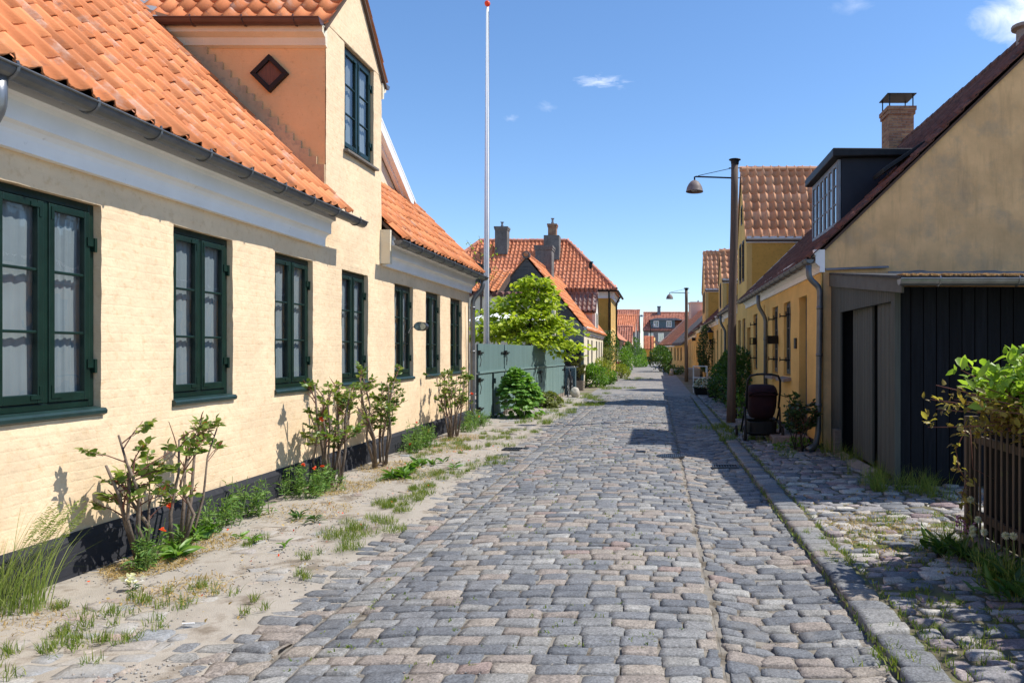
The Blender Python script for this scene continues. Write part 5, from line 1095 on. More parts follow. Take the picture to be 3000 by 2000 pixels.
def wheel(parent, c, r, w, axis='x'):
    ty = []; n = 12
    m = MB(); prof = [(r-w*.5+math.cos(2*PI*k/n)*w*.5, math.sin(2*PI*k/n)*w*.5) for k in range(n+1)]
    m.lathe(prof, c, 28, axis); wl_ = m.build('wheel', M['rubber'], parent, smooth=True)
    m = MB().lathe([(r-w*.9, -w*.25), (r-w*1.25, -w*.2), (r-w*1.25, w*.2), (r-w*.9, w*.25), (r-w*.9, -w*.25)], c, 28, axis)
    for k in range(5):
        a = 2*PI*k/5+.3; d = (0, math.cos(a), math.sin(a)) if axis == 'x' else (math.cos(a), 0, math.sin(a)); m.bar(c, tuple(c[i]+d[i]*(r-w*1.1) for i in range(3)), .022, .018, (1, 0, 0))
    m.lathe([(.001, -.03), (.03, -.03), (.03, .03), (.001, .03)], c, 10, axis); m.build('rim', M['chrome'], wl_)
    return wl_
wheel(PR, (1.54, 13.2, .155), .15, .055); wheel(PR, (2.19, 13.2, .155), .15, .055); wheel(PR, (1.47, 13.95, .125), .115, .045); wheel(PR, (2.10, 13.95, .125), .115, .045)
# ------------------------------------------------------------------ bicycle, cabinet, stone, planter
BK = thing('bicycle', (-3.12, 26.9, 0), 'dark bicycle seen end-on, leaning by the far end of the green fence', 'bicycle')
for y in (26.35, 27.42):
    m = MB().lathe([(.335+.016*math.cos(2*PI*k/10), .016*math.sin(2*PI*k/10)) for k in range(11)], (-3.12, y, .35), 36, 'x'); w_ = m.build('wheel', M['rubber'], BK, smooth=True)
    m = MB().lathe([(.318, -.01), (.305, -.008), (.305, .008), (.318, .01), (.318, -.01)], (-3.12, y, .35), 36, 'x')
    for k in range(16): a = 2*PI*k/16; m.tube([(-3.12+(.02 if k % 2 else -.02), y, .35), (-3.12, y+math.cos(a)*.31, .35+math.sin(a)*.31)], .002, 4)
    m.tube([(-3.17, y, .35), (-3.07, y, .35)], .018, 8); m.build('rim', M['chrome'], w_)
m = MB(); X_ = -3.12
for a, b in (((26.62, .88), (26.95, .30)), ((26.60, .78), (27.05, .84)), ((26.95, .30), (27.08, .95)), ((27.06, .80), (27.42, .35)), ((26.95, .30), (27.42, .35)), ((26.62, .70), (26.66, .94))): m.tube([(X_, a[0], a[1]), (X_, b[0], b[1])], .018, 8)
for s_ in (-.045, .045): m.tube([(X_+s_*.6, 26.63, .70), (X_+s_, 26.35, .35)], .013, 6)
m.build('frame', M['iron'], BK, smooth=True)
MB().tube([(X_, 26.66, .94), (X_, 26.62, 1.05)], .014, 6).tube([(X_-.31, 26.70, 1.06), (X_-.16, 26.62, 1.07), (X_, 26.60, 1.06), (X_+.16, 26.62, 1.07), (X_+.31, 26.70, 1.06)], .014, 8).build('handlebar', M['chrome'], BK, smooth=True)
MB().tube([(X_-.32, 26.72, 1.06), (X_-.2, 26.64, 1.066)], .018, 8).tube([(X_+.32, 26.72, 1.06), (X_+.2, 26.64, 1.066)], .018, 8).build('grip', M['rubber'], BK)
MB().rings([rrect(X_, y, .97, w, .02, 10) for y, w in ((26.95, .03), (27.05, .06), (27.18, .09), (27.25, .08))]).build('saddle', M['rubber'], BK)
MB().tube([(X_-.09, 26.95, .15), (X_-.05, 26.95, .15)], .03, 6).tube([(X_+.05, 26.95, .45), (X_+.09, 26.95, .45)], .03, 6).lathe([(.09, -.004), (.09, .004), (.05, .004), (.05, -.004)], (X_+.04, 26.95, .30), 20, 'x').build('crank', M['iron'], BK)
MB().lathe([(.35, -.03), (.362, -.02), (.362, .02), (.35, .03)], (X_, 27.42, .35), 24, 'x').build('mudguard', M['iron'], BK)
CB = thing('utility_cabinet', (-3.2, 27.9, 0), 'blue-grey steel utility cabinet standing behind the bicycle', 'cabinet')
m = MB().box(-3.42, -3.02, 27.75, 28.05, 0, 1.0).build('case', M['boxblue'], CB, bevel=.01); m = MB()
for i in range(7): m.box(-3.39, -3.05, 27.735, 27.75, .12+i*.12, .22+i*.12)
m.build('louvre', M['boxblue'], CB)
bm = bmesh.new(); bmesh.ops.create_icosphere(bm, subdivisions=4, radius=1)
for v in bm.verts: v.co = Vector((v.co.x*.17, v.co.y*.16, v.co.z*.19))*(1+.12*noise.noise(v.co*1.4)); v.co.x += .05*max(0, -v.co.z)*2; v.co.z += .17
me = bpy.data.meshes.new('boulder'); bm.to_mesh(me); bm.free(); me.shade_smooth()
b_ = link('boulder', me, M['boulder']); b_.location = (-2.85, 26.1, .01); tag(b_, 'smooth pale boulder lying at the bicycle wheel', 'boulder')
PL = thing('planter_basket', (-3.22, 31.0, 0), 'square grey wicker planter in front of the black garden door', 'planter')
m = MB().rings([rrect(-3.22, 31, z, .21+.03*z, .2+.03*z, 20, .35) for z in (0, .1, .2, .3, .40)] + [rrect(-3.22, 31, z, .19, .18, 20, .35) for z in (.40, .3)]); m.build('basket', M['basket'], PL)
m = MB()
for z in (.06, .16, .26, .37): m.rings([rrect(-3.22, 31, z+dz, .222+.03*z, .212+.03*z, 20, .35) for dz in (-.012, .012)], True, False)
m.build('weave', M['basket'], PL)
t = thing('potted_pine', (-3.22, 31, .32), 'small yellow-green pine growing in the wicker planter', 'tree')
m = MB().tube([(-3.22, 31, .3), (-3.2, 31, .8), (-3.21, 31, 1.3)], [.025, .016, .006], 6); P = []; Dd = []
for i in range(26):
    z = random.uniform(.5, 1.32); a = random.uniform(0, 6.28); r_ = (.34-(z-.5)*.26)*random.uniform(.7, 1.1); e = Vector((-3.21+math.cos(a)*r_, 31+math.sin(a)*r_, z+.06)); m.tube([(-3.21, 31, z-.05), e], .006, 4)
    for k in range(70): P.append(e+Vector(np.random.default_rng(i*97+k).normal(0, .035, 3))); Dd.append((math.cos(a)*.4+random.gauss(0, .6), math.sin(a)*.4+random.gauss(0, .6), .5+random.gauss(0, .5)))
m.build('trunk', M['barkdark'], t); leaf_mesh('needles', P, Dd, .085, M['pine'], t, .14)
tb = thing('waste_bin', (-2.98, 60, 0), 'magenta plastic waste bin at the corner of the tall yellow house', 'bin')
m = MB().rings([rrect(-2.98, 60, z, .18+.06*z, .2+.06*z, 16, .3) for z in (0, .35, .75)]); m.build('body', M['magenta'], tb); MB().box(-3.22, -2.74, 59.73, 60.27, .76, .82).build('lid', M['magenta'], tb)
m = MB()
for i in range(4): m.box(-3.17+i*.115, -3.13+i*.115, 59.72, 59.77, .08, .72)
m.build('ribs', M['magenta'], tb)
mp_ = thing('marker_post', (-2.2, 40.6, 0), 'short grey marker post among the green street-side bushes', 'post')
MB().box(-2.27, -2.12, 40.5, 40.7, 0, .50).build('shaft', M['concrete'], mp_, bevel=.02)
# ------------------------------------------------------------------ mirrors, lantern, plant stand, pots
mr_ = thing('round_street_mirror', (-3.98, 12.45, 1.99), 'oval street mirror on a curved iron arm between green windows', 'mirror')
m = MB().rings([[(-3.92+math.cos(2*PI*k/20)*.105*q, 12.42+y, 2.02+math.sin(2*PI*k/20)*.075*q) for k in range(20)] for y, q in ((0, 1), (.13, 1), (.16, .8))]); m.build('housing', M['castiron'], mr_, smooth=False)
MB().rings([[(-3.92+math.cos(2*PI*k/20)*.095*q, 12.415, 2.02+math.sin(2*PI*k/20)*.066*q) for k in range(20)] for q in (1, )] + [[(-3.92, 12.41, 2.02)]*20], True, False).build('glass', M['mirrorface'], mr_)
MB().tube([(-4.13, 12.30, 1.90), (-4.09, 12.22, 1.85), (-4.05, 12.22, 1.90), (-4.05, 12.35, 2.0), (-4.0, 12.45, 2.01)], .009, 6).build('arm', M['iron'], mr_)
def boxmirror(x, y, z, w, label):
    t = thing('window_mirror', (x, y, z), label, 'mirror', 'black window mirrors on the ochre house'); MB().prism([(x-w/2, y, z-.09), (x+w/2, y+.05, z-.09), (x+w/2, y+.05, z+.09), (x-w/2, y, z+.09)], (.02, .14, 0)).build('housing', M['blackplastic'], t, bevel=.006)
    MB().prism([(x-w/2+.03, y-.002, z-.075), (x-.01, y+.015, z-.075), (x-.01, y+.015, z+.075), (x-w/2+.03, y-.002, z+.075)], (0, -.004, 0)).build('glass', M['mirror' if 'second' in label else 'iron'], t); MB().tube([(x+w/2-.02, y+.1, z), (2.70, y+.1, z)], .01, 6).build('arm', M['iron'], t)
boxmirror(2.54, 16.35, 1.86, .28, 'black box mirror at the ochre house window closest to the door step'); boxmirror(2.55, 19.9, 1.88, .2, 'second black box mirror, further along the ochre wall')
LN = thing('wall_lantern', (2.5, 33.2, 2.3), 'amber glass lantern on an iron wall bracket', 'lantern')
MB().rings([[(2.36+sx*w, 33.2+sy*w, z) for sx, sy in ((-1, -1), (1, -1), (1, 1), (-1, 1))] for z, w in ((2.15, .07), (2.45, .12))]).build('lantern_glass', M['amber'], LN)
MB().rings([[(2.36+sx*w, 33.2+sy*w, z) for sx, sy in ((-1, -1), (1, -1), (1, 1), (-1, 1))] for z, w in ((2.45, .15), (2.58, .04), (2.64, .03))]).rings([[(2.36+sx*w, 33.2+sy*w, z) for sx, sy in ((-1, -1), (1, -1), (1, 1), (-1, 1))] for z, w in ((1.92, .02), (2.1, .03), (2.15, .08))]).build('cap', M['iron'], LN)
MB().tube([(2.65, 33.2, 2.0), (2.45, 33.2, 2.02), (2.36, 33.2, 2.0)], .015, 6).build('bracket', M['iron'], LN)
PS = thing('plant_stand', (1.65, 29.3, 0), 'thin white metal plant stand beside the flower pots', 'plant stand'); m = MB()
for x in (1.42, 1.95):
    for y in (29.1, 29.5): m.bar((x, y, 0), (x, y, 1.02), .025, .025, (0, 1, 0))
m.build('leg', M['whiteframe'], PS)
for z in (.25, .58): MB().box(1.40, 1.97, 29.08, 29.52, z, z+.02).build('shelf', M['whiteframe'], PS)
MB().box(1.40, 1.97, 29.08, 29.52, 1.02, 1.045).build('shelf', M['whiteframe'], PS); MB().bar((1.9, 29.05, .8), (1.9, 29.05, 1.06), .05, .03, (0, 1, 0)).build('clip', M['whiteframe'], PS)
def pot_flowers(name, x, y, r, h, petal, label, nfl, rad, square=False):
    t = thing(name, (x, y, 0), label, 'flower pot'); ee = .35 if square else 1.0
    m = MB().rings([rrect(x, y, z*h, r*q, r*q*.8, 20, ee) for z, q in ((0, .7), (.4, .9), (.9, 1.0), (1, 1.05), (1.0, .92), (.85, .9))]); m.build('pot', M['blackpot'], t)
    P, q = clump_points((x, y, h+rad*.35), (rad, rad, rad*.6), 260, 9, .3); leaf_mesh('foliage', P, unit(q+rdir(260, .5)), .055, M['leafdark'], t)
    P = np.array((x, y, h+rad*.4)) + unit(rdir(nfl, .5))*np.array((rad, rad, rad*.7))*RNG.uniform(.8, 1.1, (nfl, 1)); P = np.repeat(P, 4, 0)+RNG.normal(0, .008, (nfl*4, 3)); leaf_mesh('blossom', P, rdir(nfl*4, .2), .055, M[petal], t, .9)
pot_flowers('flower_trough', 1.62, 27.2, .30, .30, 'whitepetal', 'square black pot of white flowers by the kerb', 70, .28, True)
pot_flowers('flower_pot', 1.95, 25.9, .24, .42, 'blushpetal', 'round black pot of blush pink flowers beside the white ones', 80, .33)
BN = thing('street_bench', (-1.9, 113, 0), 'dark bench at the foot of the small ochre house', 'bench')
MB().box(-2.4, -1.1, 113, 113.4, .4, .46).build('seat', M['fencedark'], BN); MB().box(-2.4, -1.1, 113.4, 113.45, .5, .85).build('backrest', M['fencedark'], BN)
for x in (-2.35, -1.2): MB().box(x, x+.06, 113, 113.45, 0, .4).build('leg', M['iron'], BN)
TB = thing('garden_table', (2.2, 24.6, 0), 'low black table half hidden in the shrub behind the lamp pole', 'table')
MB().box(1.85, 2.55, 24.3, 24.9, .62, .65).build('tabletop', M['iron'], TB)
for x in (1.9, 2.5):
    for y in (24.35, 24.85): MB().box(x-.02, x+.02, y-.02, y+.02, 0, .62).build('leg', M['iron'], TB)
# ------------------------------------------------------------------ roses along the cream wall
def rose(base, canes, label, leaves=150, leafm='leafrose', leaf=.062, spread=.5, h=1.0, red=0, flowers=(), seed=1, stub=True, group='leggy rose bushes along the cream wall', tilt=(0, 0), barkm='bark', thick=.016, fan=.2, lush=(6, 9)):
    rr = random.Random(seed); x, y = base; z0 = .03
    t = thing('rose_bush', (x, y, z0), label, 'rose bush', group); m = MB(); tw = MB(); P = []; Dd = []; PR_ = []; DR = []
    m.tube([(x, y-fan*.8, z0), (x+.02, y, z0+.02), (x, y+fan*.8, z0)], [.02, .05, .02], 8)
    for c in range(canes):
        a = 2*PI*c/canes+rr.uniform(-.4, .4); hh = h*rr.uniform(.6, 1.05); lx = math.cos(a)*spread*rr.uniform(.3, .8)*hh*.35+tilt[0]*hh; ly = math.sin(a)*(fan+spread*rr.uniform(.35, .9)*hh)-math.sin(a)*fan*.2+rr.uniform(-.1, .1)
        b = Vector((x+math.cos(a)*.06, y+math.sin(a)*fan, z0+.02)); e = Vector((max(x+lx, -4.0) if x < 0 else x+lx, y+ly, z0+hh)); k = Vector((rr.uniform(-.05, .05), rr.uniform(-.08, .08), 0))
        p1 = b.lerp(e, .33)+k+Vector((-lx*.05, -ly*.04, .02)); p2 = b.lerp(e, .68)-k*.6+Vector((0, 0, .02)); r0 = thick*rr.uniform(.55, 1.0)
        m.tube([b, p1, p2, e], [r0*1.25, r0, r0*.72, r0*.55], 7)
        for j in range(rr.randint(*lush)):
            f = rr.uniform(.40, 1.0); q = p1.lerp(p2, (f-.33)/.35) if f < .68 else p2.lerp(e, (f-.68)/.32)
            d = Vector((rr.uniform(-.6, .9), rr.uniform(-1.2, 1.2), rr.uniform(.2, 1.0))).normalized(); L = rr.uniform(.12, .30)*min(1, h); e2 = q+d*L
            if x < 0: e2.x = max(e2.x, -4.04)
            tw.tube([q, q.lerp(e2, .5)+Vector((0, 0, .012)), e2], [r0*.4, r0*.3, r0*.18], 5)
            if stub and rr.random() < .3: continue
            for s_ in range(rr.randint(2, 5)):
                o = q.lerp(e2, rr.uniform(.45, 1.0)); pd = (d+Vector((rr.uniform(-1, 1), rr.uniform(-1, 1), rr.uniform(-.3, .5)))).normalized(); tip = o+pd*.07
                tw.tube([o, tip], .0022, 4)
                for sgn, f2 in ((0, 1), (1, .75), (-1, .75), (1, .4), (-1, .4)):
                    sd = pd.cross(Vector((0, 0, 1))).normalized(); dirv = pd if sgn == 0 else (sd*sgn+pd*.55).normalized()
                    (PR_ if red and rr.random() < red else P).append(o+pd*.07*f2); (DR if len(PR_) > len(DR) else Dd).append(dirv)
    m.build('canes', M[barkm], t, smooth=True); tw.build('twigs', M['twig'], t)
    if P: leaf_mesh('foliage', np.array([tuple(p) for p in P]), np.array([tuple(p) for p in Dd]), RNG.uniform(.7, 1.25, len(P))*leaf, M[leafm], t, .72, .08, .2)
    if PR_: leaf_mesh('young_foliage', np.array([tuple(p) for p in PR_]), np.array([tuple(p) for p in DR]), leaf*.7, M['leafred'], t, .5)
    for fl in flowers:
        pp = np.repeat(np.array([fl]), 9, 0)+RNG.normal(0, .006, (9, 3)); leaf_mesh('flower', pp, rdir(9, .3), .036, M['poppy'], t, 1.0)
    return t
rose((-3.80, 5.80), 10, 'rose bush with thick bare canes and red young shoots below the second green window', h=1.05, spread=.50, red=.10, seed=11, leaf=.058, flowers=((-3.72, 5.75, .42),), thick=.016, fan=.30, lush=(5, 8))
rose((-3.78, 8.75), 11, 'bushy rose with an orange flower, just past the plinth vent hole', h=1.20, spread=.62, seed=22, leaf=.058, red=.04, flowers=((-3.66, 8.2, .86),), thick=.018)
rose((-3.78, 10.25), 11, 'wide rose with many dark bare stems under the fourth green window', h=1.24, spread=.70, seed=35, leaf=.058, red=.05, thick=.016)
rose((-3.72, 13.7), 11, 'rose with upright stems and yellowing leaves near the house corner', h=1.28, spread=.75, seed=44, leaf=.058, red=.05, flowers=((-3.6, 14.6, .78),), thick=.016)
rose((2.25, 11.9), 7, 'dark shaded rose bush at the foot of the near downpipe', h=.78, spread=.8, seed=52, leafm='leafrosedark', leaf=.07, red=.12, stub=False, group=None, barkm='barkdark', thick=.011)
# tall grass and weeds
def tuft(P, n, r):
    P = np.array(P); k = RNG.integers(0, len(P), n); a = RNG.uniform(0, 2*PI, n); q = np.sqrt(RNG.uniform(0, 1, n))*r
    return np.stack([P[k][:, 0]+np.cos(a)*q, P[k][:, 1]+np.sin(a)*q*1.2, np.full(n, .02)], -1)
TG = thing('tall_grass', (-3.86, 4.55, 0), 'tall seeding grass drooping over the black plinth under the first window', 'grass plant')
pb = tuft([(-3.86, 4.5)], 130, .16); blades('blades', pb, RNG.uniform(.3, .6, 130), M['grasstall'], TG, .30, .003, .55, bias=(.05, .16))
pb = tuft([(-3.86, 4.5)], 46, .12); hh = RNG.uniform(.55, .8, 46); blades('stalks', pb, hh, M['grasstall'], TG, .18, .0022, .6, bias=(.12, .34), seg=5)
P = []; Dd = []
for p, h_ in zip(pb, hh):
    for k in range(14): f = .72+.02*k; P.append((p[0]+.12*h_*(f*.6+.6*f*f)*1.0, p[1]+.34*h_*(f*.6+.6*f*f), .02+h_*f*(1-.13*f)-.02*k*h_*.25)); Dd.append((.25+random.gauss(0, .2), .7+random.gauss(0, .2), -.1+random.gauss(0, .25)))
leaf_mesh('seed_heads', P, Dd, .022, M['grasstall'], TG, .28)
blades('dry_litter', tuft([(-3.75, 4.45), (-3.7, 4.3)], 500, .22), RNG.uniform(.02, .07, 500), M['grassdry'], TG, 1.4, .003, .8)
def clumpset(name, pts, per, r, h, mat, width=.0024, lean=.6):
    parts = []
    for p in pts:                                      # each patch is a few uneven clumps
        c = gp(*p[:2]); s_ = p[2] if len(p) > 2 else 1; rad = r*s_**.5; k = 3+int(s_*2)
        for i in range(k): parts.append(tuft([(c[0]+RNG.normal(0, rad*.75), c[1]+RNG.normal(0, rad*1.3))], max(4, int(per*s_/k*RNG.uniform(.3, 1.5))), rad*RNG.uniform(.2, .6)))
    P = np.concatenate(parts); P[:, 2] = .03
    P = P[P[:, 0] > -4.02] if P[0, 0] < 0 else P
    return tag(blades(name, P, RNG.uniform(.35, 1.1, len(P))*h, M[mat], None, lean, width), kind='stuff')
G1 = [(446, 1790, .8), (405, 1800, .6), (480, 1780, .5), (214, 1838, .9), (250, 1850, .4), (60, 1945, .8), (15, 1970, 1.2), (1163, 1490, 1.6), (1115, 1497, 1.2), (1250, 1432, 1.6), (1225, 1447, 1.2), (1030, 1560, 1.8), (1000, 1585, 1.4), (1060, 1572, 1), (1331, 1390, 1.6), (1300, 1400, 1.2), (1408, 1364, 1.5), (1440, 1350, 1.3), (1370, 1375, 1),
      (1290, 1318, 1.4), (1335, 1300, 1.6), (1400, 1290, 1.6), (1460, 1275, 1.6), (1500, 1290, 1.4), (1540, 1268, 1.3), (1365, 1320, 1.6), (1440, 1310, 1.4), (1240, 1345, 1.2), (1270, 1330, 1.2), (1210, 1390, 1), (1175, 1410, .8), (870, 1640, .3), (740, 1600, .4), (620, 1760, .3), (560, 1730, .3), (420, 1880, .3), (270, 1920, .5), (760, 1790, .25), (920, 1700, .3), (1080, 1530, .6)]
clumpset('verge_grass', G1, 330, .17, .085, 'grass')
clumpset('fence_foot_grass', [(1700, 1190, 3), (1640, 1205, 2), (1590, 1225, 2), (1750, 1165, 3), (1800, 1140, 4), (1850, 1112, 4), (1720, 1185, 3), (1560, 1240, 1.5)], 300, .3, .12, 'grass', .004)
G2 = [(2620, 1445, 2.2), (2580, 1440, 1.6), (2660, 1450, 1.6), (2540, 1400, 1.2), (2490, 1360, 1.0), (2700, 1455, 1.2), (2430, 1335, 1.2), (2460, 1350, 1)]
clumpset('shed_grass', G2, 120, .15, .34, 'grass', .0028, .8)
G3 = [(2110, 1258, 2.2), (2150, 1275, 1.8), (2080, 1262, 1.6), (2120, 1290, 1.6), (2180, 1270, 1.8), (2230, 1292, 1), (2270, 1298, 1), (2300, 1340, 1), (2240, 1262, 2)]
clumpset('kerb_grass', G3, 150, .2, .17, 'grass', .0035, .8)
rr = np.random.default_rng(3); G4 = [(float(rr.uniform(2360, 2840)), float(rr.uniform(1515, 1690)), float(rr.uniform(.3, 1.0))) for _ in range(70)] + [(float(rr.uniform(2560, 2990)), float(rr.uniform(1690, 1990)), float(rr.uniform(.3, .9))) for _ in range(45)]
clumpset('pavement_grass', G4, 60, .09, .055, 'grass', .0035, .7)
P = np.stack([rr.uniform(1.44, 1.47, 900)+rr.normal(0, .012, 900), rr.uniform(3.6, 22, 900), np.full(900, .04)], -1); P = np.concatenate([P, np.stack([rr.normal(1.185, .014, 900), rr.uniform(3.6, 24, 900), np.full(900, .015)], -1)])
tag(blades('joint_grass', P, rr.uniform(.015, .06, len(P)), M['grass'], None, .7, .004), kind='stuff')
P = np.stack([rr.uniform(-1.9, .34, 700), rr.uniform(3.5, 16, 700)], -1); P = np.concatenate([P[:, None, :]+rr.normal(0, .012, (700, 5, 2))]).reshape(-1, 2); P = np.concatenate([P, camber(P[:, 0], P[:, 1])[:, None]+.004], 1)
P = P[nz(P[:, 0], P[:, 1], 1.1, 8) > .02]; tag(blades('road_joint_moss', P, rr.uniform(.008, .028, len(P)), M['grass'], None, .9, .004), kind='stuff')
# dry litter under the roses
L_ = np.concatenate([tuft([c], n, r) for c, n, r in (((-3.72, 5.5), 900, .28), ((-3.7, 6.1), 500, .3), ((-3.65, 8.6), 900, .4), ((-3.6, 10.2), 900, .45), ((-3.6, 13.6), 700, .45), ((-3.5, 12), 600, .5), ((-3.4, 7.3), 350, .4), ((-3.1, 4.9), 300, .3), ((-3.2, 9.5), 500, .5), ((2.05, 6.3), 300, .5), ((1.9, 6.8), 250, .4))])
L_[:, 2] = .04; tag(blades('dry_litter', L_, RNG.uniform(.015, .05, len(L_)), M['grassdry'], None, 1.6, .004, .9), kind='stuff')
# feathery poppy weeds along the plinth
def weedbed(name, spots, label, mat='poppyleaf', dens=260, h=.34, flowers=2, cat='wild plant', group='feathery poppies along the plinth'):
    c = spots[0]; t = thing(name, (c[0], c[1], .03), label, cat, group); P = []; Dd = []; m = MB(); fl = []
    for (x, y, r, hs) in spots:
        for i in range(int(9*hs*2)):
            a = random.uniform(0, 6.28); q = random.uniform(0, r); b = Vector((max(x+math.cos(a)*q, -4.0), y+math.sin(a)*q, .03)); hh = h*hs*random.uniform(.5, 1.25); e = b+Vector((random.uniform(-.06, .12), random.uniform(-.1, .1), hh)); m.tube([b, b.lerp(e, .5)+Vector((.01, 0, 0)), e], [.004, .003, .002], 4)
            for k in range(int(dens*hs/9)): f = random.random()**.8; o = b.lerp(e, f*.85); P.append(tuple(o+Vector((random.gauss(0, .02), random.gauss(0, .02), 0)))); Dd.append((random.gauss(0, 1), random.gauss(0, 1), random.uniform(-.1, 1.2)))
            if random.random() < .012*flowers: fl.append(tuple(e))
    m.build('stem', M['stemgreen'], t); n = len(P); leaf_mesh('foliage', P, Dd, RNG.uniform(.03, .075, n), M[mat], t, .24, .1, .2)
    for q in fl[:8]: leaf_mesh('flower', np.array(q)+RNG.normal(0, .004, (7, 3)), rdir(7, .3), .024, M['poppy'], t, 1.0)
weedbed('poppy_plants', [(-3.86, 6.75, .18, .8), (-3.84, 7.15, .2, 1.0), (-3.86, 6.4, .15, .7), (-3.8, 5.95, .15, .5)], 'feathery green poppy plants between the first rose and the vent hole')
weedbed('poppy_plants', [(-3.86, 8.05, .25, 1.1), (-3.84, 8.4, .2, .9), (-3.7, 8.5, .2, .6)], 'dense feathery poppy clump at the near foot of the bushy orange-flowered rose')
weedbed('poppy_plants', [(-3.84, 11.9, .22, 1.2), (-3.8, 12.3, .2, 1.0), (-3.8, 11.5, .2, .8)], 'poppy clump with orange buds under the fifth green window', flowers=4)
weedbed('poppy_plants', [(-3.8, 15.2, .3, 1.2), (-3.7, 15.9, .2, .9), (-3.7, 14.7, .2, .8)], 'poppy clump around the downpipe foot at the house corner')
weedbed('poppy_plants', [(-3.72, 5.45, .10, .9), (-3.66, 5.35, .08, .7)], 'thin poppy stalks in front of the first rose trunk', dens=120, h=.32)
def rosette(spots, name, label, L, n, mat, cat='weed', group=None, up=.55, width=.3):
    c = spots[0]; t = thing(name, (c[0], c[1], .03), label, cat, group); P = []; Dd = []
    for (x, y, s_) in spots:
        for i in range(int(n*s_)): a = random.uniform(0, 6.28); P.append((x+math.cos(a)*.01, y+math.sin(a)*.01, .035+random.uniform(0, .05*s_))); Dd.append((math.cos(a), math.sin(a), random.uniform(.1, up*2)))
    leaf_mesh('foliage', P, Dd, RNG.uniform(.5, 1.2, len(P))*L, M[mat], t, width, .1, .3); return t
rosette([(*gp(520, 1650), 1.2), (*gp(560, 1600), 1.5), (*gp(590, 1590), 1.2)], 'thistle_weed', 'jagged rosette weed at the foot of the first rose', .16, 22, 'leafbush')
rosette([(*gp(740, 1600), .7), (*gp(700, 1590), .6), (*gp(835, 1615), .4)], 'verge_weed', 'small green weed alone in the bare sand', .09, 16, 'leafbush')
rosette([(*gp(1195, 1395), 1.6), (*gp(1185, 1410), 1.3), (*gp(1230, 1375), 1.0), (*gp(1150, 1412), .9)], 'dock_weed', 'leafy dock weeds before the wide many-stemmed rose', .15, 22, 'leafbush')
rosette([(*gp(875, 1533), .9), (*gp(925, 1540), .9)], 'spurge_weed', 'pair of narrow-leaved weeds on the sand before the poppies', .11, 22, 'leafmid', width=.2)
rosette([(*gp(1270, 1368), .9), (*gp(1300, 1362), .7), (*gp(1330, 1380), .8)], 'verge_weed', 'low broadleaf weeds by the drain grate in the verge', .12, 16, 'leafbush')
PN = rosette([(*gp(386, 1745), .8)], 'pansy', 'white pansy blooming alone in the sand', .05, 16, 'leafmid')
x, y = gp(386, 1742); pp = np.array((x, y, .10))+RNG.normal(0, .022, (30, 3)); leaf_mesh('flower', pp, rdir(30, .2)+np.array((.4, -.8, .2)), .036, M['whitepetal'], PN, 1.0)
# big mallow and its neighbours at the green fence
def mallow(x, y, rx, ry, h, n, leaf, label, mat='leafmallow'):
    t = thing('mallow_plant', (x, y, 0), label, 'mallow', 'leafy mallows at the green fence'); P = []; Dd = []; Fc = []; m = MB()
    for i in range(16):
        a = random.uniform(0, 6.28); q = math.sqrt(random.random()); e = Vector((x+math.cos(a)*rx*q*.8, y+math.sin(a)*ry*q*.8, h*random.uniform(.55, 1.0)*(1-.35*q*q))); m.tube([(x+math.cos(a)*.08, y+math.sin(a)*.08, 0), e], [.012, .005], 5)
    c, q = clump_points((x, y, h*.48), (rx, ry, h*.5), n, 12, .33, .4); tt = np.clip(c[:, 2]/h, 0, 1); c[:, 0] = x+(c[:, 0]-x)*(1.25-.75*tt)-.10*tt*rx/.5; c[:, 1] = y+(c[:, 1]-y)*(1.25-.75*tt)
    for p, qq in zip(c, q):
        if p[2] < .04: continue
        d = unit(np.array([qq[0]+random.gauss(0, .3), qq[1]+random.gauss(0, .3), qq[2]*.4-.05])); f = np.array([d[0]*.7, d[1]*.7, .8])
        for s_ in (-1.0, -.5, 0, .5, 1.0):                     # five lobes of one leaf
            ca, sa = math.cos(s_), math.sin(s_); sd = np.cross(d, f); sd = sd/np.linalg.norm(sd); P.append(p); Dd.append(d*ca+sd*sa); Fc.append(f)
    m.build('stem', M['stemgreen'], t); leaf_mesh('foliage', P, Dd, RNG.uniform(.75, 1.2, len(P))*leaf, M[mat], t, .62, .05, .12, face=np.array(Fc)); return t
mallow(-3.24, 18.0, .50, .5, 1.14, 620, .13, 'big lobed mallow growing against the double gate')
mallow(-3.05, 21.4, .36, .55, .46, 420, .085, 'low mallow at the foot of the green fence', 'leafolive')
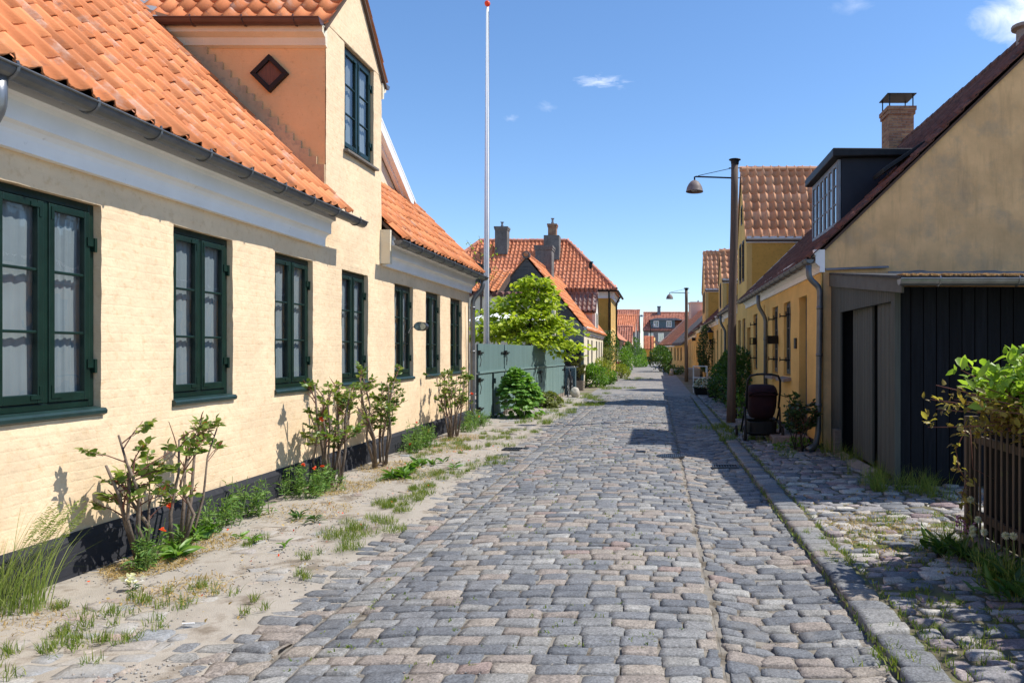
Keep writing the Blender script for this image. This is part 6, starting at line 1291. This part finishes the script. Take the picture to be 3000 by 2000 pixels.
# chartreuse tree behind the fence
TR = thing('chartreuse_tree', (-3.95, 23.0, 0), 'small bright chartreuse tree leaning over the green fence', 'tree'); m = MB(); P = []; Dd = []
rt = random.Random(9); base = Vector((-4.2, 23.0, 0)); top = Vector((-3.72, 23.1, 3.88)); m.tube([base, base.lerp(top, .4)+Vector((.08, 0, 0)), base.lerp(top, .75)+Vector((-.05, .05, 0)), top], [.085, .06, .035, .01], 8)
for i in range(64):
    f = .44+.54*(i/63)**1.25; o = base.lerp(top, f)+Vector((.05*math.sin(i), 0, 0)); a = i*2.4+rt.uniform(-.4, .4); L = (1.75*(1-((f-.36)/.66))**.75+.15 if f > .36 else 1.45)*rt.uniform(.7, 1.1); L *= (1.05+.45*max(0, 1-(f-.3)/.45)) if math.cos(a) < 0 else .95
    e = o+Vector((math.cos(a)*L, math.sin(a)*L*.55, (rt.uniform(-.02, .24) if math.cos(a) < .35 else rt.uniform(-.30, .08))*L)); mid = o.lerp(e, .5)+Vector((0, 0, .10*L)); m.tube([o, mid, e], [.022*(1-f*.6), .012, .004], 5)
    for k in range(int(52*L+20)):
        g = rt.random()**.55; q = o.lerp(mid, g*2) if g < .5 else mid.lerp(e, g*2-1)
        if g < .28: continue
        sp = .16*L**.5*(.5+g*.6); P.append(tuple(q+Vector((rt.gauss(0, sp), rt.gauss(0, sp), rt.gauss(0, .055)+.01)))); Dd.append((math.cos(a)*.6+rt.gauss(0, .7), math.sin(a)*.6+rt.gauss(0, .7), rt.gauss(-.12, .3)))
m.build('trunk', M['barkdark'], TR, smooth=True); n = len(P); leaf_mesh('crown', P, Dd, RNG.uniform(.12, .21, n), M['leaftree'], TR, .62, .08, .18, face=np.tile((0, 0, 1.0), (n, 1))+RNG.normal(0, .35, (n, 3)))
BT = thing('sparse_sapling', (-5.9, 25, 0), 'thin sapling with few new leaves rising behind the cream house roof', 'tree'); m = MB(); P = []
m.tube([(-5.9, 25, 0), (-5.85, 25, 3.6), (-5.8, 25, 4.6)], [.05, .035, .02], 6)
for i in range(16):
    z = 3.5+i*.09; a = i*2.3; e = Vector((-5.85+math.cos(a)*.5, 25+math.sin(a)*.4, z+.55+random.uniform(-.1, .3))); mid = Vector((-5.85+math.cos(a)*.3, 25+math.sin(a)*.25, z+.15)); m.tube([(-5.85, 25, z), mid, e], [.016, .01, .004], 5)
    for k in range(5): P.append(tuple(mid.lerp(e, random.uniform(.3, 1))+Vector((random.gauss(0, .04), 0, random.gauss(0, .04)))))
m.build('trunk', M['barkdark'], BT); leaf_mesh('crown', P, rdir(len(P), .5), .075, M['leaftree'], BT)
# street-side greenery, left
GL = 'bushes along the sunny side of the street'
shrub('leafy_bush', (-2.72, 33.6), (.50, .6, .52), 1500, .11, 'leafbush', 'fresh green leafy bush right behind the wicker planter', 'bush', GL, 18)
shrub('leafy_bush', (-2.45, 36.8), (.42, .6, .36), 900, .11, 'leafbush', 'low green bush between the planter bush and the marker post', 'bush', GL, 14)
shrub('rounded_shrub', (-2.85, 38.6), (.60, .6, .62), 2400, .07, 'leafyel', 'dense rounded yellow-green shrub behind the leafy planter bush', 'shrub', GL, 22, tight=.2)
shrub('rounded_shrub', (-2.15, 45.0), (.50, .6, .40), 1300, .08, 'leafyel', 'low yellow-green mound just beyond the marker post', 'shrub', GL, 16)
shrub('airy_shrub', (-2.75, 44.0), (.55, .5, .75), 1500, .06, 'leafolive', 'tall airy olive shrub before the yellow house corner', 'shrub', GL, 30, 1.55, tight=.22)
shrub('climbing_shrub', (-2.95, 46.6), (.5, .4, .95), 1200, .12, 'leafmid', 'tall climbing shrub with reddish tips on the yellow house wall', 'shrub', GL, 18, 2.0)
shrub('leafy_bush', (-2.4, 58.0), (.5, 1.4, .95), 1700, .13, 'leafbush', 'tall green bush at the magenta bin', 'bush', GL, 22, 1.0)
shrub('leafy_bush', (-2.55, 65.0), (.5, 2.0, 1.15), 1500, .16, 'leafmid', 'climbing greenery on the white cottage front', 'bush', GL, 20, 1.0)
shrub('leafy_bush', (-1.75, 78), (.75, 2.4, .58), 1500, .15, 'leafbush', 'low green bushes where the street narrows, before the gabled houses', 'bush', GL, 20)
shrub('leafy_bush', (-2.6, 88), (.7, 2.0, 1.55), 1500, .18, 'leafmid', 'tall dark green bush between two gabled houses', 'bush', GL, 20)
shrub('leafy_bush', (-2.1, 98), (.6, 2.0, 1.0), 1000, .2, 'leafbush', 'rearmost green bush near the street end', 'bush', GL, 16)
# right
GRB = 'shaded bushes along the ochre houses'
shrub('street_hedge', (.25, 59.5), (.82, 1.6, .98), 3800, .13, 'leafmid', 'big dark rounded hedge bulging into the street bend', 'hedge', GRB, 26, 1.0, tight=.22)
shrub('low_bush', (1.25, 52.5), (.55, .9, .34), 1000, .10, 'leafmid', 'low dark bush between hedge and second lamp pole', 'bush', GRB, 14)
shrub('wall_climber', (2.35, 36.0), (.38, 1.1, 1.0), 2600, .085, 'leafdark', 'dark climbing shrub covering the ochre cottage wall', 'climber', GRB, 26, 1.75, tight=.26)
shrub('currant_bush', (2.15, 23.3), (.50, .8, .62), 2200, .095, 'leafmid', 'leafy currant bush left of the lamp pole', 'bush', GRB, 20, 1.0)
shrub('currant_bush', (2.32, 21.6), (.55, .7, .80), 2400, .095, 'leafmid', 'taller currant bush right of the lamp pole', 'bush', GRB, 20, 1.05)
shrub('low_bush', (1.9, 17.6), (.22, .25, .36), 260, .07, 'leafbush', 'small fresh green plant between lamp pole and pram', 'bush', GRB, 8)
shrub('hollyhock', (2.42, 13.6), (.14, .25, .42), 300, .085, 'leafmid', 'upright hollyhock against the ochre wall behind the pram', 'plant', None, 10, 1.05)
shrub('low_bush', (2.25, 12.1), (.32, .3, .09), 260, .06, 'leafbush', 'low leafy weeds at the downpipe foot', 'weed', None, 9)
sr = thing('dark_stone', (.98, 51, 0), 'small upright grey stone beside the low dark bush', 'stone'); MB().rings([rrect(.98, 51, z, w, w*.8, 10, .8) for z, w in ((0, .14), (.25, .13), (.42, .08), (.47, .02))]).build('body', M['boulder'], sr, smooth=True)
LW = thing('garden_wall', (2.0, 45, 0), 'low dark stone wall behind the second lamp pole', 'wall'); MB().box(1.75, 2.5, 43.5, 46.5, 0, .62).build('masonry', M['mottled'], LW, bevel=.03)
# shrub over the brown fence
BS = thing('overhanging_shrub', (2.95, 5.4, 0), 'bright leaved shrub with bronze lower leaves hanging over the brown slat fence', 'shrub'); m = MB(); P, Dd, P2, D2 = [], [], [], []; rb = random.Random(5)
for i in range(56):
    o = Vector((2.85+rb.uniform(-.05, .25), 5.4+rb.uniform(-.5, .3), .7)); hi = i < 26
    e = Vector((rb.uniform(2.16, 2.9), rb.uniform(4.9, 5.75), rb.uniform(1.22, 1.62))) if hi else Vector((rb.uniform(2.02, 2.62), rb.uniform(4.95, 5.85), rb.uniform(.96, 1.36)))
    mid = o.lerp(e, .5)+Vector((0, 0, .2)); m.tube([o, mid, e], [.010, .007, .003], 5)
    for k in range(34 if hi else 30):
        g = rb.uniform(.35, 1.0); q = o.lerp(mid, g*2) if g < .5 else mid.lerp(e, g*2-1); (P if hi else P2).append(tuple(q+Vector((rb.gauss(0, .045), rb.gauss(0, .05), rb.gauss(0, .035))))); (Dd if hi else D2).append((rb.gauss(-.4, .7), rb.gauss(-.2, .7), rb.gauss(.25, .45)))
tr_ = [(2.36, 5.75, 1.0), (2.30, 5.78, .85), (2.33, 5.8, .7), (2.40, 5.82, .60), (2.37, 5.84, .48), (2.42, 5.86, .40), (2.44, 5.88, .30), (2.45, 5.88, .22)]; m.tube(tr_, .004, 5); m.tube([(2.42, 5.8, 1.0), (2.44, 5.8, .7), (2.6, 5.8, .62)], .003, 4)
for (x, y, z) in tr_:
    for k in range(7): P2.append((x+rb.gauss(0, .02), y+rb.gauss(0, .02), z+rb.gauss(0, .02))); D2.append((rb.gauss(-.2, .8), rb.gauss(-.2, .6), rb.gauss(-.1, .5)))
m.build('branch', M['twig'], BS, smooth=True); leaf_mesh('bright_foliage', P, Dd, RNG.uniform(.07, .13, len(P)), M['leafbright'], BS, .5, .1, .15); leaf_mesh('bronze_foliage', P2, D2, RNG.uniform(.04, .085, len(P2)), M['leafbronze'], BS, .48, .12, .2)
shrub('unseen_hedge', (3.58, 4.3), (.66, 1.8, 1.28), 3400, .09, 'leafbright', 'unseen leafy hedge added behind the brown slat fence for its shade', 'hedge', None, 24, 1.0)  # out-of-frame hedge, added to throw shade on the near-right paving
# plants at its foot
FW = thing('dandelion_plant', (2.38, 5.35, .03), 'long-leaved dandelions with white seed clocks along the fence base', 'wild plant'); P, Dd = [], []
for (x, y, n) in ((2.28, 5.9, 26), (2.36, 5.6, 34), (2.40, 5.3, 40), (2.36, 5.05, 40), (2.15, 4.75, 14), (2.34, 4.8, 30), (2.2, 5.75, 22)):
    for i in range(n): a = random.uniform(0, 6.28); P.append((x+random.gauss(0, .05), y+random.gauss(0, .06), .04)); Dd.append((math.cos(a)*.8-.15, math.sin(a)*.8, random.uniform(.3, 1.6)))
leaf_mesh('foliage', P, Dd, RNG.uniform(.1, .24, len(P)), M['leafmid'], FW, .2, .08, .25)
m = MB(); hd = [(2.42, 5.80, .46), (2.40, 5.62, .345), (2.32, 5.52, .30), (2.36, 5.42, .30), (2.39, 5.15, .34), (2.42, 5.1, .35), (2.31, 5.5, .27)]
for (x, y, z) in hd: m.tube([(x+random.uniform(-.04, .06), y+.03, .03), (x+.01, y, z*.6), (x, y, z)], .003, 4)
m.build('stem', M['stemgreen'], FW)
for (x, y, z) in hd: d = rdir(170); leaf_mesh('seed_clock', np.array((x, y, z))+d*.004, d, .027, M['puff'], FW, .16, 0, 0)
blades('thin_grass', tuft([(2.36, 5.2), (2.38, 5.0), (2.3, 5.9), (2.36, 4.8)], 420, .14), RNG.uniform(.12, .36, 420), M['grasstall'], FW, .4, .003, .5)
CO = thing('columbine', (2.40, 5.95, .03), 'pink columbine flowering at the end post of the brown fence', 'flower'); P, Dd = [], []
for (x, y, z) in ((2.38, 5.92, .30), (2.42, 5.9, .27), (2.35, 5.9, .26), (2.43, 5.86, .24), (2.46, 5.84, .245), (2.40, 5.86, .21)):
    for k in range(9): P.append((x+random.gauss(0, .008), y+random.gauss(0, .008), z+random.gauss(0, .008))); Dd.append((random.gauss(0, .8), random.gauss(-.3, .6), random.gauss(-.2, .7)))
leaf_mesh('flower', P, Dd, .032, M['pinkpetal'], CO, .6); m = MB()
for i in range(5): m.tube([(2.41, 5.92, .03), (2.37+.02*i, 5.9, .28)], .003, 4)
m.build('stem', M['stemgreen'], CO)
# loose bits
tag(MB().tube([(-2.72, 4.30, .045), (-2.655, 4.31, .045)], .004, 6).build('cigarette_stub', M['whitepaint']), 'cigarette stub lying on the sandy verge', 'litter')
P = np.stack([rr.uniform(-4.0, -2.6, 60), rr.uniform(4.3, 16, 60), np.full(60, .05)], -1); tag(leaf_mesh('fallen_petals', P, rdir(60, -.1), .022, M['poppy'], None, .9, face=np.tile((0, 0, 1.0), (60, 1))), kind='stuff')
P = np.concatenate([np.stack([rr.uniform(1.5, 2.6, 160), rr.uniform(4.2, 8.3, 160), np.full(160, .06)], -1), np.stack([rr.uniform(-4, -2.4, 160), rr.uniform(4.3, 13, 160), np.full(160, .05)], -1)])
tag(leaf_mesh('fallen_leaves', P, rdir(320, -.1), rr.uniform(.012, .035, 320), M['grassdry'], None, .7, face=np.tile((0, 0, 1.0), (320, 1))), kind='stuff')
